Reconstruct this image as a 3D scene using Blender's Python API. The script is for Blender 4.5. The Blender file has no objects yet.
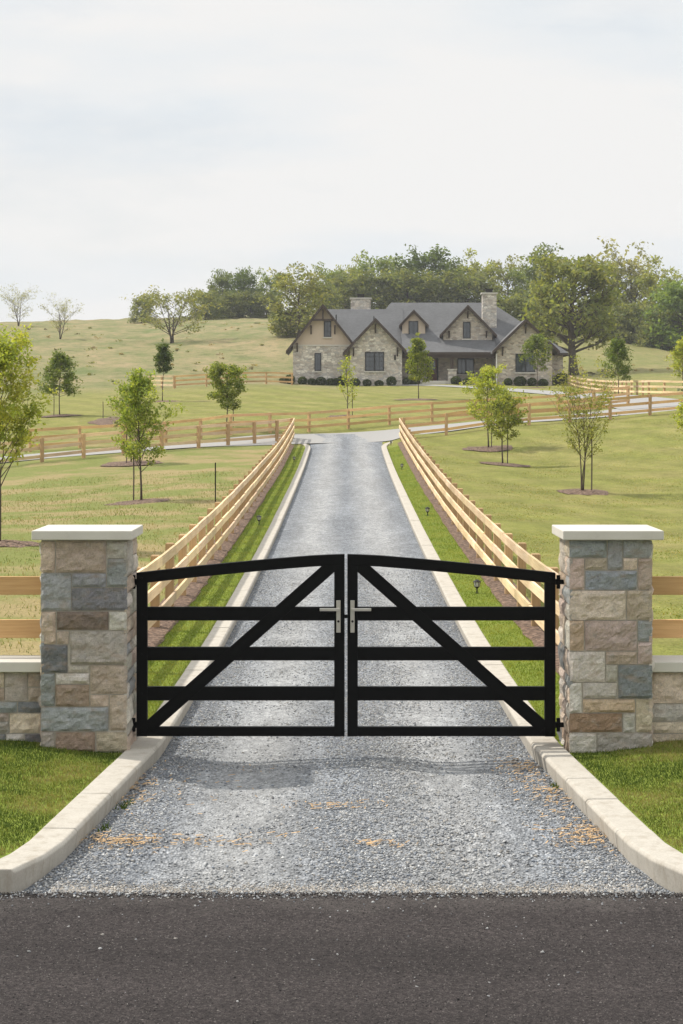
import bpy, math, random
import numpy as np
from mathutils import Vector, noise as mnoise

C = bpy.context.scene.collection
F, PX0, PY0, EYE = 1830.0, 346.0, 413.0, 2.86      # focal length in pixels, vanishing point, eye height
R = math.radians
rng0 = np.random.default_rng(7)

# ------------------------------------------------------------------ terrain
def wz(py, d): return EYE - (py - PY0) * d / F
def wx(px, d): return (px - PX0) * d / F

KY = np.array([0, 9, 11, 13, 16, 18, 20, 25, 30, 35, 40, 45, 50, 55, 62, 71, 79, 86, 90])
KZ = np.array([-.06, -.05, -.04, -.04, -.07, -.11, -.14, -.19, -.16, -.09, -.02, .07, .19, .30, .46, .70, 1.0, 1.3, 1.47])
ctrl = []
for y_, z_ in zip(KY, KZ):
    ctrl += [(-2.2, y_, z_), (2.2, y_, z_)]
    if y_ < 60: ctrl.append((0, y_, z_))
ctrl += [(-6, 16, 0), (6, 16, 0), (-14, 16, 0.02), (14, 16, .02), (-14, 5, -.06), (14, 5, -.06),
         (2.75, 69, .95), (2.75, 88, 1.72), (2.75, 28, -.03), (-2.75, 28, 0), (-2.75, 47, .25)]
for px, py, d in [(0, 545, 39.6), (140, 505, 55), (131, 464, 76), (-120, 545, 40), (47, 462, 78), (103, 456, 80), (157, 451, 82),
                  (207, 447, 84), (272, 441, 88), (-40, 470, 77), (322, 431, 95), (365, 427, 96), (410, 423, 97), (232, 434, 92), (185, 442, 89),
                  (454, 431, 88), (538, 424, 89), (624, 418, 90), (663, 414.5, 90.5), (760, 408, 91), (585, 493, 58), (503, 468, 72), (488, 450, 80),
                  (700, 470, 66), (800, 520, 50),
                  (347, 417, 104), (418, 400, 127), (60, 416, 105), (163, 402, 125), (227, 426, 95), (110, 421, 100), (-60, 425, 104),
                  (300, 384, 185), (420, 384, 185), (560, 385, 185), (190, 387, 150), (261, 384, 152), (100, 391, 150), (0, 394, 150), (-80, 394, 150),
                  (650, 396, 118), (683, 397, 116), (562, 384, 188), (552, 415, 98), (628, 402, 104), (760, 400, 115),
                  (0, 326, 300), (100, 325, 300), (200, 322, 300), (290, 320, 300), (-100, 328, 300), (60, 339, 250), (172, 342.5, 240), (20, 360, 205), (250, 350, 222), (120, 362, 205),
                  (300, 338, 235), (400, 330, 270), (500, 338, 262), (572, 376, 212), (626, 341, 285), (683, 352, 270), (760, 360, 265), (650, 372, 205), (720, 380, 190), (400, 312, 330), (600, 322, 330)]:
    ctrl.append((wx(px, d), d, wz(py, d)))
ctrl += [(5, 200, 6.5), (18, 200, 6.5), (-60, 150, 4.5), (60, 150, 5.0), (-70, 60, .2), (70, 60, .6), (-70, 16, 0), (70, 16, 0)]
ctrl = np.array(ctrl, float)
def _phi(r2): return np.where(r2 > 1e-12, .5 * r2 * np.log(np.maximum(r2, 1e-12)), 0)
def _sc(X, Y):
    X = np.asarray(X, float); Y = np.asarray(Y, float)
    X = np.where(np.abs(X) > 60, np.sign(X) * (60 + 18 * np.tanh((np.abs(X) - 60) / 18)), X)
    return X / 10.0, 8.0 * np.log1p(np.clip(Y, -6, 345) / 40.0)      # depth compressed: detail is near
_u, _v = _sc(ctrl[:, 0], ctrl[:, 1])
_n = len(ctrl)
_K = _phi((_u[:, None] - _u[None]) ** 2 + (_v[:, None] - _v[None]) ** 2) + np.eye(_n) * .012
_P = np.stack([np.ones(_n), _u, _v], 1)
_A = np.zeros((_n + 3, _n + 3)); _A[:_n, :_n] = _K; _A[:_n, _n:] = _P; _A[_n:, :_n] = _P.T
_w = np.linalg.solve(_A, np.concatenate([ctrl[:, 2], np.zeros(3)]))
_yy = np.arange(-20, 130, .5); _pp = np.interp(_yy, KY, KZ); _pp[_yy > 90] = KZ[-1] + (_yy[_yy > 90] - 90) * .055
_kk = np.exp(-.5 * (np.arange(-12, 13) * .5 / 2.6) ** 2); _kk /= _kk.sum(); _pp = np.convolve(np.pad(_pp, 12, 'edge'), _kk, 'valid')
def _ss(a, b, x): t = np.clip((x - a) / (b - a), 0, 1); return t * t * (3 - 2 * t)
def T(X, Y):
    X, Y = np.broadcast_arrays(np.asarray(X, float), np.asarray(Y, float))
    base = _T(X, Y); w = (1 - _ss(2.9, 8, np.abs(X))) * (1 - _ss(84, 97, Y))
    return base * (1 - w) + w * (np.interp(Y, _yy, _pp) + .30 * _ss(45, 78, Y) * _ss(1.95, 3.2, X) + .085 * _ss(2.0, 3.0, np.abs(X)) * (1 - _ss(16.6, 20, Y)))
def _T(X, Y):
    X, Y = np.broadcast_arrays(np.asarray(X, float), np.asarray(Y, float))
    sh = X.shape; u, v = _sc(X.ravel(), Y.ravel())
    out = np.empty(len(u))
    for i in range(0, len(u), 20000):
        s = slice(i, i + 20000)
        out[s] = _phi((u[s, None] - _u) ** 2 + (v[s, None] - _v) ** 2) @ _w[:_n] + _w[_n] + _w[_n + 1] * u[s] + _w[_n + 2] * v[s]
    Yr = Y.ravel()
    far = np.clip((Yr - 345) / 300, 0, 3)
    out = out - 14 * far ** 1.3
    return out.reshape(sh)
def t1(x, y): return float(T(np.array([x]), np.array([y]))[0])
def flare(Y):           # kerbs spread apart towards the public road
    s = np.clip((16.4 - np.asarray(Y, float)) / 5.0, 0, 1.4)
    return .33 * s ** 1.1 + .22 * np.clip((12.4 - np.asarray(Y, float)) / .9, 0, 1.2) ** 2

# ------------------------------------------------------------------ mesh helpers
class MB:
    def __init__(s): s.v = []; s.f = []; s.c = []; s.cur = (1, 1, 1)
    def vert(s, p): s.v.append(tuple(p)); s.c.append(s.cur); return len(s.v) - 1
    def face(s, *ix): s.f.append(tuple(ix))
    def box(s, x0, x1, y0, y1, z0, z1):
        i = len(s.v)
        for z in (z0, z1):
            for x, y in ((x0, y0), (x1, y0), (x1, y1), (x0, y1)): s.vert((x, y, z))
        for q in ((0, 3, 2, 1), (4, 5, 6, 7), (0, 1, 5, 4), (1, 2, 6, 5), (2, 3, 7, 6), (3, 0, 4, 7)):
            s.face(*[i + k for k in q])
    def hexa(s, a, b):   # two rings of 4 points, joined
        i = len(s.v)
        for p in list(a) + list(b): s.vert(p)
        for q in ((0, 3, 2, 1), (4, 5, 6, 7), (0, 1, 5, 4), (1, 2, 6, 5), (2, 3, 7, 6), (3, 0, 4, 7)):
            s.face(*[i + k for k in q])
    def prism(s, pts, axis, a, b):   # polygon in the other two axes, extruded along axis from a to b
        def P(p, t):
            return (t, p[0], p[1]) if axis == 'x' else ((p[0], t, p[1]) if axis == 'y' else (p[0], p[1], t))
        i = len(s.v); n = len(pts)
        for p in pts: s.vert(P(p, a))
        for p in pts: s.vert(P(p, b))
        s.face(*range(i, i + n)); s.face(*reversed(range(i + n, i + 2 * n)))
        for k in range(n): s.face(i + k, i + (k + 1) % n, i + n + (k + 1) % n, i + n + k)
    def tube(s, pts, radii, n=6, cap=True):
        rings = []; pts = [Vector(p) for p in pts]
        for k, p in enumerate(pts):
            d = (pts[min(k + 1, len(pts) - 1)] - pts[max(k - 1, 0)])
            if d.length < 1e-9: d = Vector((0, 0, 1))
            d.normalize(); a = d.orthogonal() if abs(d.z) < .9 else d.cross(Vector((0, 1, 0)))
            a.normalize(); b = d.cross(a)
            rings.append([s.vert(p + (a * math.cos(t) + b * math.sin(t)) * radii[k]) for t in [2 * math.pi * j / n for j in range(n)]])
        for r0, r1 in zip(rings, rings[1:]):
            for j in range(n): s.face(r0[j], r0[(j + 1) % n], r1[(j + 1) % n], r1[j])
        if cap: s.face(*reversed(rings[0])); s.face(*rings[-1])
    def mesh(s, name, smooth=False, recalc=True):
        m = bpy.data.meshes.new(name); m.from_pydata(s.v, [], s.f)
        if recalc:
            import bmesh
            b = bmesh.new(); b.from_mesh(m); bmesh.ops.recalc_face_normals(b, faces=b.faces); b.to_mesh(m); b.free()
        at = m.attributes.new('col', 'FLOAT_COLOR', 'POINT')
        at.data.foreach_set('color', np.c_[np.array(s.c, float), np.ones(len(s.c))].ravel().astype('f4'))
        if smooth: m.polygons.foreach_set('use_smooth', [True] * len(m.polygons))
        return m
def np_mesh(name, V, Fc, col=None, smooth=False):
    m = bpy.data.meshes.new(name); k = Fc.shape[1]
    m.vertices.add(len(V)); m.vertices.foreach_set('co', V.astype('f4').ravel())
    m.loops.add(Fc.size); m.loops.foreach_set('vertex_index', Fc.astype('i4').ravel())
    m.polygons.add(len(Fc)); m.polygons.foreach_set('loop_start', np.arange(0, Fc.size, k, dtype='i4'))
    if smooth: m.polygons.foreach_set('use_smooth', np.ones(len(Fc), bool))
    if col is not None:
        at = m.attributes.new('col', 'FLOAT_COLOR', 'POINT')
        at.data.foreach_set('color', np.c_[col, np.ones(len(col))].astype('f4').ravel())
    m.update(calc_edges=True); m.validate()
    return m
def link(name, me, mat=None, parent=None, loc=(0, 0, 0)):
    o = bpy.data.objects.new(name, me); C.objects.link(o); o.location = loc
    if mat is not None and not (me.materials and me.materials[0]): me.materials.append(mat)
    if parent is not None: o.parent = parent
    return o
def bev(o, w=.006, seg=2):
    b = o.modifiers.new('bevel', 'BEVEL'); b.width = w; b.segments = seg; b.limit_method = 'ANGLE'; b.angle_limit = R(40)
    return o
def tag(o, label, cat, group=None, kind=None):
    o['label'] = label; o['category'] = cat
    if group: o['group'] = group
    if kind: o['kind'] = kind
    return o
def thing(name, label, cat, loc, group=None):
    o = bpy.data.objects.new(name, None); C.objects.link(o); o.location = loc; o.empty_display_size = .3
    return tag(o, label, cat, group)
def struct(o, label, cat):
    return tag(o, label, cat, kind='structure')

# ------------------------------------------------------------------ materials
class N:
    def __init__(s, name):
        s.m = bpy.data.materials.new(name); s.m.use_nodes = True; s.t = s.m.node_tree
        s.b = s.t.nodes['Principled BSDF']; s.out = s.t.nodes['Material Output']
        s.b.inputs['Roughness'].default_value = .85; s.b.inputs['Specular IOR Level'].default_value = .3
    def n(s, ty, **kw):
        x = s.t.nodes.new(ty)
        for k, v in kw.items():
            if k in x.inputs: x.inputs[k].default_value = v
            else: setattr(x, k, v)
        return x
    def l(s, a, b): s.t.links.new(a, b)
    def coord(s, what='Object', scale=(1, 1, 1)):
        tc = s.n('ShaderNodeTexCoord'); mp = s.n('ShaderNodeMapping'); mp.inputs['Scale'].default_value = scale
        s.l(tc.outputs[what], mp.inputs[0]); return mp.outputs[0]
    def noise(s, vec, scale, detail=4, rough=.55):
        x = s.n('ShaderNodeTexNoise'); x.inputs['Scale'].default_value = scale; x.inputs['Detail'].default_value = detail; x.inputs['Roughness'].default_value = rough
        if vec is not None: s.l(vec, x.inputs['Vector'])
        return x.outputs['Fac']
    def ramp(s, fac, stops):
        x = s.n('ShaderNodeValToRGB'); e = x.color_ramp.elements
        while len(e) < len(stops): e.new(.5)
        for k, (p, c) in enumerate(stops):
            e[k].position = p; e[k].color = (*c, 1) if not isinstance(c, (int, float)) else (c, c, c, 1)
        s.l(fac, x.inputs[0]); return x.outputs[0]
    def mix(s, fac, a, b, mode='MIX'):
        x = s.n('ShaderNodeMix', data_type='RGBA', blend_type=mode)
        for sock, v in ((x.inputs[0], fac), (x.inputs[6], a), (x.inputs[7], b)):
            if isinstance(v, (int, float)): sock.default_value = v
            elif isinstance(v, tuple): sock.default_value = (*v, 1)
            else: s.l(v, sock)
        return x.outputs[2]
    def attr(s, name='col'):
        x = s.n('ShaderNodeAttribute'); x.attribute_name = name; return x
    def bump(s, h, strength=.5, dist=.01):
        x = s.n('ShaderNodeBump'); x.inputs['Strength'].default_value = strength; x.inputs['Distance'].default_value = dist
        s.l(h, x.inputs['Height']); s.l(x.outputs[0], s.b.inputs['Normal']); return x
    def color(s, c):
        if isinstance(c, tuple): s.b.inputs['Base Color'].default_value = (*c, 1)
        else: s.l(c, s.b.inputs['Base Color'])
        return s

def mat_plain(name, col, rough=.6, var=.15, scale=8, metal=0, bump=0):
    k = N(name); v = k.coord(); f = k.noise(v, scale, 5)
    k.color(k.mix(f, tuple(c * (1 - var) for c in col), tuple(c * (1 + var) for c in col)))
    k.b.inputs['Roughness'].default_value = rough; k.b.inputs['Metallic'].default_value = metal
    if bump: k.bump(f, bump, .004)
    return k.m
def mat_attr(name, rough=.9, transl=0, nscale=20, var=.25, bump=0, bdist=.006):
    k = N(name); a = k.attr().outputs['Color']
    c = a
    if var:
        f = k.noise(k.coord(), nscale, 6, .65)
        c = k.mix(1.0, a, k.ramp(f, [(.25, 1 - var), (.75, 1 + var)]), 'MULTIPLY')
        if bump: k.bump(f, bump, bdist)
    k.color(c); k.b.inputs['Roughness'].default_value = rough; k.b.inputs['Specular IOR Level'].default_value = .2
    if transl:
        t = k.n('ShaderNodeBsdfTranslucent'); k.l(k.mix(1.0, c, (1.5, 1.4, .6), 'MULTIPLY'), t.inputs['Color'])
        ms = k.n('ShaderNodeMixShader'); ms.inputs[0].default_value = transl
        k.l(k.b.outputs[0], ms.inputs[1]); k.l(t.outputs[0], ms.inputs[2]); k.l(ms.outputs[0], k.out.inputs['Surface'])
    return k.m

M = {}
M['leaf'] = mat_attr('leaf', .6, .48, 3, .12)
M['blade'] = mat_attr('grass_blade', .7, .3, 3, .12)
k = N('ashlar_stone'); v = k.coord(); a = k.attr().outputs['Color']
f1 = k.noise(v, 14, 6, .7); f2 = k.noise(v, 85, 4, .75); f3 = k.noise(k.coord('Object', (1, 1, 2.2)), 7, 5, .6)
c = k.mix(1.0, a, k.ramp(f1, [(.3, .98), (.7, 1.5)]), 'MULTIPLY'); c = k.mix(1.0, c, k.ramp(f2, [(.25, .72), (.45, 1.05), (.75, 1.35)]), 'MULTIPLY')
c = k.mix(k.ramp(f3, [(.5, 0.0), (.72, .5)]), c, (.40, .29, .19)); c = k.mix(k.ramp(k.noise(v, 9, 4, .6), [(.56, 0.0), (.74, .45)]), c, (.47, .46, .43))
k.color(c); k.b.inputs['Roughness'].default_value = .92; k.b.inputs['Specular IOR Level'].default_value = .2; k.bump(k.mix(.5, f1, f2), 1.0, .05); M['stone'] = k.m
M['gravel_stone'] = mat_attr('crushed_stone', .85, 0, 60, .2)
M['bark'] = mat_plain('bark', (.085, .065, .05), .95, .35, 12, 0, .6)
M['mulch_piece'] = mat_attr('mulch_piece', .95, 0, 15, .2)
M['mortar'] = mat_plain('mortar', (.56, .51, .43), .95, .2, 40, 0, .4)
M['black'] = mat_plain('black_powder_coat', (.002, .002, .002), .6, .2, 6)
M['black'].node_tree.nodes['Principled BSDF'].inputs['Specular IOR Level'].default_value = .12
M['nickel'] = mat_plain('brushed_nickel', (.52, .49, .44), .38, .1, 30, .85)
M['dark_metal'] = mat_plain('dark_bronze', (.02, .018, .016), .45, .2, 10, .3)
M['lamp_glass'] = mat_plain('frosted_lamp_glass', (.55, .55, .5), .3, .05, 10)
M['trim'] = mat_plain('dark_brown_trim', (.055, .038, .029), .7, .25, 6)
M['frame'] = mat_plain('black_window_frame', (.018, .018, .02), .5, .1, 6)
M['white_trim'] = mat_plain('white_metal_trim', (.7, .69, .66), .5, .05, 6)
M['door'] = mat_plain('red_brown_door', (.10, .032, .02), .5, .3, 5)
k = N('window_glass'); k.color((.035, .043, .05)); k.b.inputs['Roughness'].default_value = .05; k.b.inputs['Specular IOR Level'].default_value = .9; M['glass'] = k.m

def mat_wood(name, c1, c2, gx=(1.2, 1.2, 22)):
    k = N(name); v = k.coord('Object', gx); f = k.noise(v, 1.6, 6, .6); oi = k.n('ShaderNodeObjectInfo')
    c = k.mix(k.ramp(f, [(.3, 0.0), (.72, 1.0)]), c1, c2)
    f2 = k.noise(k.coord('Object', (1, 1, 1)), .8, 3)
    c = k.mix(1.0, c, k.ramp(f2, [(.3, .8), (.7, 1.15)]), 'MULTIPLY')
    r = k.ramp(oi.outputs['Random'], [(0, .82), (1, 1.15)]); c = k.mix(1.0, c, r, 'MULTIPLY')
    vo = k.n('ShaderNodeTexVoronoi', feature='F1'); vo.inputs['Scale'].default_value = 2.3; k.l(k.coord(), vo.inputs['Vector'])
    knot = k.ramp(vo.outputs['Distance'], [(.035, 1.0), (.07, 0.0)]); c = k.mix(knot, c, tuple(q * .3 for q in c1))
    c = k.mix(1.0, c, k.attr().outputs['Color'], 'MULTIPLY')
    k.color(c); k.b.inputs['Roughness'].default_value = .75; k.bump(f, .25, .004)
    return k.m
M['pine'] = mat_wood('new_pine_board', (.64, .46, .27), (.80, .64, .43))
M['pine_post'] = mat_wood('treated_pine_post', (.40, .25, .12), (.56, .38, .20), (22, 22, 1.2))
M['pine_weathered'] = mat_wood('straw_pine_board', (.60, .36, .155), (.76, .52, .27))
M['pine_orange'] = mat_wood('orange_pine_board', (.52, .30, .125), (.68, .44, .21))

k = N('cast_concrete'); v = k.coord(); f = k.noise(v, 7, 6, .6); f2 = k.noise(v, 70, 3)
c = k.mix(f, (.37, .34, .29), (.50, .465, .405)); c = k.mix(1.0, c, k.ramp(f2, [(.3, .9), (.7, 1.07)]), 'MULTIPLY')
st = k.noise(k.coord('Object', (3, 3, .8)), 2.5, 5, .7); c = k.mix(k.ramp(st, [(.50, 0.0), (.70, .6)]), c, (.27, .23, .175)); c = k.mix(k.ramp(k.noise(v, 26, 5, .75), [(.60, 0.0), (.70, .5)]), c, (.25, .22, .18))
k.color(c); k.b.inputs['Roughness'].default_value = .9; k.bump(f2, .25, .004); M['concrete'] = k.m
k = N('limestone_cap'); v = k.coord(); f = k.noise(v, 5, 6, .6)
c = k.mix(f, (.49, .46, .40), (.60, .57, .505)); st = k.noise(v, 3, 5, .7); c = k.mix(k.ramp(st, [(.58, 0.0), (.75, .35)]), c, (.36, .33, .28))
k.color(c); k.bump(k.noise(v, 60, 4), .2, .003); M['cap'] = k.m

# asphalt
k = N('asphalt'); v = k.coord(); f = k.mix(.45, k.noise(v, 90, 3, .85), k.noise(v, 34, 4, .8)); big = k.noise(k.coord('Object', (.25, 1.6, 1)), 1.0, 4)
c = k.ramp(f, [(.36, (.006, .0052, .0052)), (.5, (.036, .030, .029)), (.66, (.11, .092, .088))])
c = k.mix(1.0, c, k.ramp(big, [(.3, .72), (.7, 1.22)]), 'MULTIPLY')
vo = k.n('ShaderNodeTexVoronoi', feature='F1'); vo.inputs['Scale'].default_value = 55; k.l(v, vo.inputs['Vector'])
sp = k.ramp(vo.outputs['Distance'], [(.10, 1.0), (.2, 0.0)]); rr = k.ramp(vo.outputs['Color'], [(.93, 0.0), (.95, 1.0)])
c = k.mix(k.mix(1.0, sp, rr, 'MULTIPLY'), c, (.22, .21, .20))
xyz = k.n('ShaderNodeSeparateXYZ'); k.l(v, xyz.inputs[0]); ed = k.n('ShaderNodeMath', operation='MULTIPLY_ADD'); k.l(k.noise(v, 2.2, 6, .7), ed.inputs[0]); ed.inputs[1].default_value = 1.3; k.l(xyz.outputs[1], ed.inputs[2])
mrr = k.n('ShaderNodeMapRange'); mrr.inputs['From Min'].default_value = 11.75; mrr.inputs['From Max'].default_value = 12.5; k.l(ed.outputs[0], mrr.inputs['Value'])
c = k.mix(k.mix(1.0, k.mix(1.0, mrr.outputs[0], k.ramp(k.noise(v, 60, 3, .8), [(.35, 0.0), (.65, 1.0)]), 'MULTIPLY'), (.55, .55, .55), 'MULTIPLY'), c, (.22, .20, .18))
k.color(c); k.b.inputs['Roughness'].default_value = .9; k.b.inputs['Specular IOR Level'].default_value = .2; k.bump(f, 1.0, .02); M['asphalt'] = k.m
# gravel base
k = N('gravel'); v = k.coord()
vo = k.n('ShaderNodeTexVoronoi', feature='F1'); vo.inputs['Scale'].default_value = 52; k.l(v, vo.inputs['Vector'])
g = k.ramp(vo.outputs['Color'], [(.08, (.12, .127, .138)), (.35, (.25, .26, .272)), (.65, (.34, .348, .355)), (.95, (.47, .47, .465))])
g = k.mix(1.0, g, k.ramp(vo.outputs['Distance'], [(.25, 1.05), (.75, .6)]), 'MULTIPLY')
tr = k.noise(k.coord('Object', (1.1, .1, 1)), 1.2, 3); g = k.mix(1.0, g, k.ramp(tr, [(.35, .86), (.65, 1.14)]), 'MULTIPLY')
xyz = k.n('ShaderNodeSeparateXYZ'); k.l(v, xyz.inputs[0]); ab = k.n('ShaderNodeMath', operation='ABSOLUTE'); k.l(xyz.outputs[0], ab.inputs[0])
wob = k.noise(k.coord('Object', (.6, .12, 1)), 1.5, 3); ad = k.n('ShaderNodeMath', operation='MULTIPLY_ADD'); k.l(wob, ad.inputs[0]); ad.inputs[1].default_value = .55; k.l(ab.outputs[0], ad.inputs[2]); hf = k.n('ShaderNodeMath', operation='MULTIPLY'); k.l(ad.outputs[0], hf.inputs[0]); hf.inputs[1].default_value = .5
trk = k.ramp(hf.outputs[0], [(.18, 0.0), (.46, .8), (.58, .8), (.86, 0.0)]); g = k.mix(trk, k.mix(1.0, g, (.80, .83, .875), 'MULTIPLY'), k.mix(.4, g, (.42, .415, .40)))
for sc_, lo, hi in ((14, .74, 1.26), (5, .86, 1.14), (1.4, .9, 1.1)):
    g = k.mix(1.0, g, k.ramp(k.noise(k.coord('Object', (1, .45, 1)), sc_, 2, .8), [(.3, lo), (.7, hi)]), 'MULTIPLY')
k.color(g); k.b.inputs['Roughness'].default_value = .95; k.bump(vo.outputs['Distance'], .8, .02); M['gravel'] = k.m
# pale road
k = N('pale_chip_road'); v = k.coord(); f = k.noise(v, 8, 5); k.color(k.mix(f, (.25, .245, .235), (.33, .32, .305))); k.b.inputs['Roughness'].default_value = .95; M['lane'] = k.m
# mulch ground
k = N('bark_mulch'); v = k.coord(); vo = k.n('ShaderNodeTexVoronoi'); vo.inputs['Scale'].default_value = 22; k.l(v, vo.inputs['Vector'])
k.color(k.ramp(vo.outputs['Color'], [(.1, (.05, .03, .02)), (.5, (.12, .075, .05)), (.9, (.24, .16, .11))])); k.bump(vo.outputs['Distance'], .8, .02); M['mulch'] = k.m
# roof shingles
k = N('grey_shingle'); v = k.coord(); f = k.noise(k.coord('Object', (2, 2, 6)), 1.5, 6, .8); f2 = k.noise(v, .5, 5, .7)
c = k.mix(f, (.055, .056, .058), (.185, .186, .19)); c = k.mix(1.0, c, k.ramp(f2, [(.3, .85), (.7, 1.15)]), 'MULTIPLY'); k.color(c); M['shingle'] = k.m
# house stone
def house_stone(name, pal, sc=2.6):
    k = N(name); mp = k.coord('Object', (1, 1, 1.9))
    w = k.n('ShaderNodeTexNoise'); w.inputs['Scale'].default_value = 3; k.l(mp, w.inputs['Vector'])
    add = k.n('ShaderNodeVectorMath', operation='MULTIPLY_ADD'); k.l(w.outputs['Color'], add.inputs[0]); add.inputs[1].default_value = (.12, .12, .12); k.l(mp, add.inputs[2])
    vo = k.n('ShaderNodeTexVoronoi', feature='F1', distance='CHEBYCHEV'); vo.inputs['Scale'].default_value = sc; k.l(add.outputs[0], vo.inputs['Vector'])
    ed = k.n('ShaderNodeTexVoronoi', feature='DISTANCE_TO_EDGE'); ed.inputs['Scale'].default_value = sc; k.l(add.outputs[0], ed.inputs['Vector'])
    sep = k.n('ShaderNodeSeparateColor'); k.l(vo.outputs['Color'], sep.inputs[0])
    c = k.ramp(sep.outputs[0], [(.05 + .9 * i / (len(pal) - 1), p) for i, p in enumerate(pal)])
    c = k.mix(k.ramp(ed.outputs['Distance'], [(.02, 1.0), (.06, 0.0)]), c, (.36, .335, .29))
    k.color(c); k.bump(ed.outputs['Distance'], .5, .05); k.b.inputs['Roughness'].default_value = .95
    return k.m
M['house_stone'] = house_stone('house_stone', [(.34, .30, .26), (.52, .455, .38), (.62, .56, .48), (.42, .395, .365), (.72, .67, .58)])
M['house_stone_brown'] = house_stone('house_stone_brown', [(.28, .235, .195), (.42, .355, .29), (.52, .445, .365), (.35, .315, .28), (.60, .53, .44)], 2.9)
M['siding'] = mat_plain('tan_siding', (.54, .44, .34), .8, .08, 3)
# ground
k = N('ground_grass'); v = k.coord(); at = k.attr('zone'); sep = k.n('ShaderNodeSeparateColor'); k.l(at.outputs['Color'], sep.inputs[0])
n1 = k.noise(v, .35, 5, .6); n2 = k.noise(v, 3.0, 6, .7); n3 = k.noise(v, 22, 3, .7)
lawn = k.mix(n2, (.12, .145, .028), (.25, .235, .07))
lawn = k.mix(k.ramp(n1, [(.42, 0.0), (.68, .6)]), lawn, (.29, .245, .10))
stv = k.n('ShaderNodeTexWave', wave_type='BANDS', bands_direction='DIAGONAL'); stv.inputs['Scale'].default_value = .24; stv.inputs['Distortion'].default_value = 1.2; k.l(k.coord('Object', (1, .35, 0)), stv.inputs['Vector'])
lawn = k.mix(1.0, lawn, k.ramp(k.noise(k.coord('Object', (1, .5, 1)), 1.3, 7, .8), [(.3, .78), (.7, 1.2)]), 'MULTIPLY')
lawn = k.mix(1.0, lawn, k.ramp(stv.outputs['Fac'], [(.3, .945), (.7, 1.055)]), 'MULTIPLY')
rough = k.mix(n2, (.125, .16, .036), (.225, .225, .075))
rough = k.mix(k.ramp(n1, [(.44, 0.0), (.58, .8)]), rough, (.31, .235, .12))
hill = k.mix(k.ramp(k.noise(k.coord('Object', (1, .45, 1)), .16, 9, .8), [(.38, 0.0), (.66, 1.0)]), (.13, .158, .052), (.325, .25, .14))
hill = k.mix(k.ramp(k.noise(v, .5, 6, .75), [(.52, 0.0), (.64, .75)]), hill, (.105, .115, .045))
lush = k.mix(n2, (.13, .18, .026), (.20, .23, .042))
c = k.mix(sep.outputs[0], lawn, rough); c = k.mix(sep.outputs[1], c, hill); c = k.mix(sep.outputs[2], c, lush)
c = k.mix(1.0, c, k.ramp(n3, [(.25, .58), (.75, 1.36)]), 'MULTIPLY')
k.color(c); k.b.inputs['Roughness'].default_value = .95; k.b.inputs['Specular IOR Level'].default_value = .1; k.bump(k.mix(.5, n2, n3), .8, .06); M['ground'] = k.m

# ------------------------------------------------------------------ ground sheet
def ss(a, b, x): t = np.clip((x - a) / (b - a), 0, 1); return t * t * (3 - 2 * t)
xs_h = np.concatenate([np.linspace(0, 1.5, 4), [1.74, 1.76, 1.86], np.linspace(2.0, 3.0, 8), np.linspace(3.3, 6, 10), np.linspace(6.6, 16, 16), np.linspace(17.5, 64, 32), np.geomspace(68, 400, 18)])
xs = np.concatenate([-xs_h[::-1], xs_h[1:]])
ys = np.concatenate([np.linspace(-60, 6, 12), np.linspace(7, 11.4, 8), [11.55, 11.6], np.linspace(11.8, 30, 60), np.linspace(30.6, 100, 110), np.linspace(101.5, 200, 66), np.linspace(203, 345, 48), np.geomspace(352, 560, 16)])
def warp(x, Y): return x + np.sign(x) * flare(Y) * np.clip((7 - np.abs(x)) / 4, 0, 1)
GX, GY = np.meshgrid(xs, ys); WX = warp(GX, GY); GZ = T(WX, GY)
wob = np.array([[mnoise.noise(Vector((x * .45, y * .3, 3))) for x in xs] for y in ys])
GZ = GZ + wob * np.where(np.abs(GX) > 3.0, .05 + .25 * ss(150, 260, GY), 0) * ss(17, 24, GY)
GZ = np.where((np.abs(GX) < 1.75) & (GY < 89.3), GZ - .30, GZ)
GZ = np.where(GY < 11.58, -.55, GZ)
zone = np.zeros(GX.shape + (3,))
zone[..., 0] = ss(-2.6, -3.2, GX) * (1 - ss(86, 96, GY)) * ss(16.2, 17.5, GY)
zone[..., 1] = np.maximum(ss(134, 165, GY + 4 * wob - np.where(GX < 0, 0, 45)), 0) * (1 - .45 * ss(8, 25, GX))
zone[..., 2] = (np.abs(GX) < 2.9) * ss(88, 84, GY) + ss(16.6, 16, GY)
zone = np.clip(zone, 0, 1)
nv, nu = GX.shape; idx = np.arange(nv * nu).reshape(nv, nu)
Q = np.stack([idx[:-1, :-1], idx[:-1, 1:], idx[1:, 1:], idx[1:, :-1]], -1).reshape(-1, 4)
gm = np_mesh('ground', np.stack([WX, GY, GZ], -1).reshape(-1, 3), Q, None, True)
za = gm.attributes.new('zone', 'FLOAT_COLOR', 'POINT'); za.data.foreach_set('color', np.c_[zone.reshape(-1, 3), np.ones(nv * nu)].astype('f4').ravel())
struct(link('ground', gm, M['ground']), 'rolling green and tan grass ground rising to a hill', 'ground')

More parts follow.
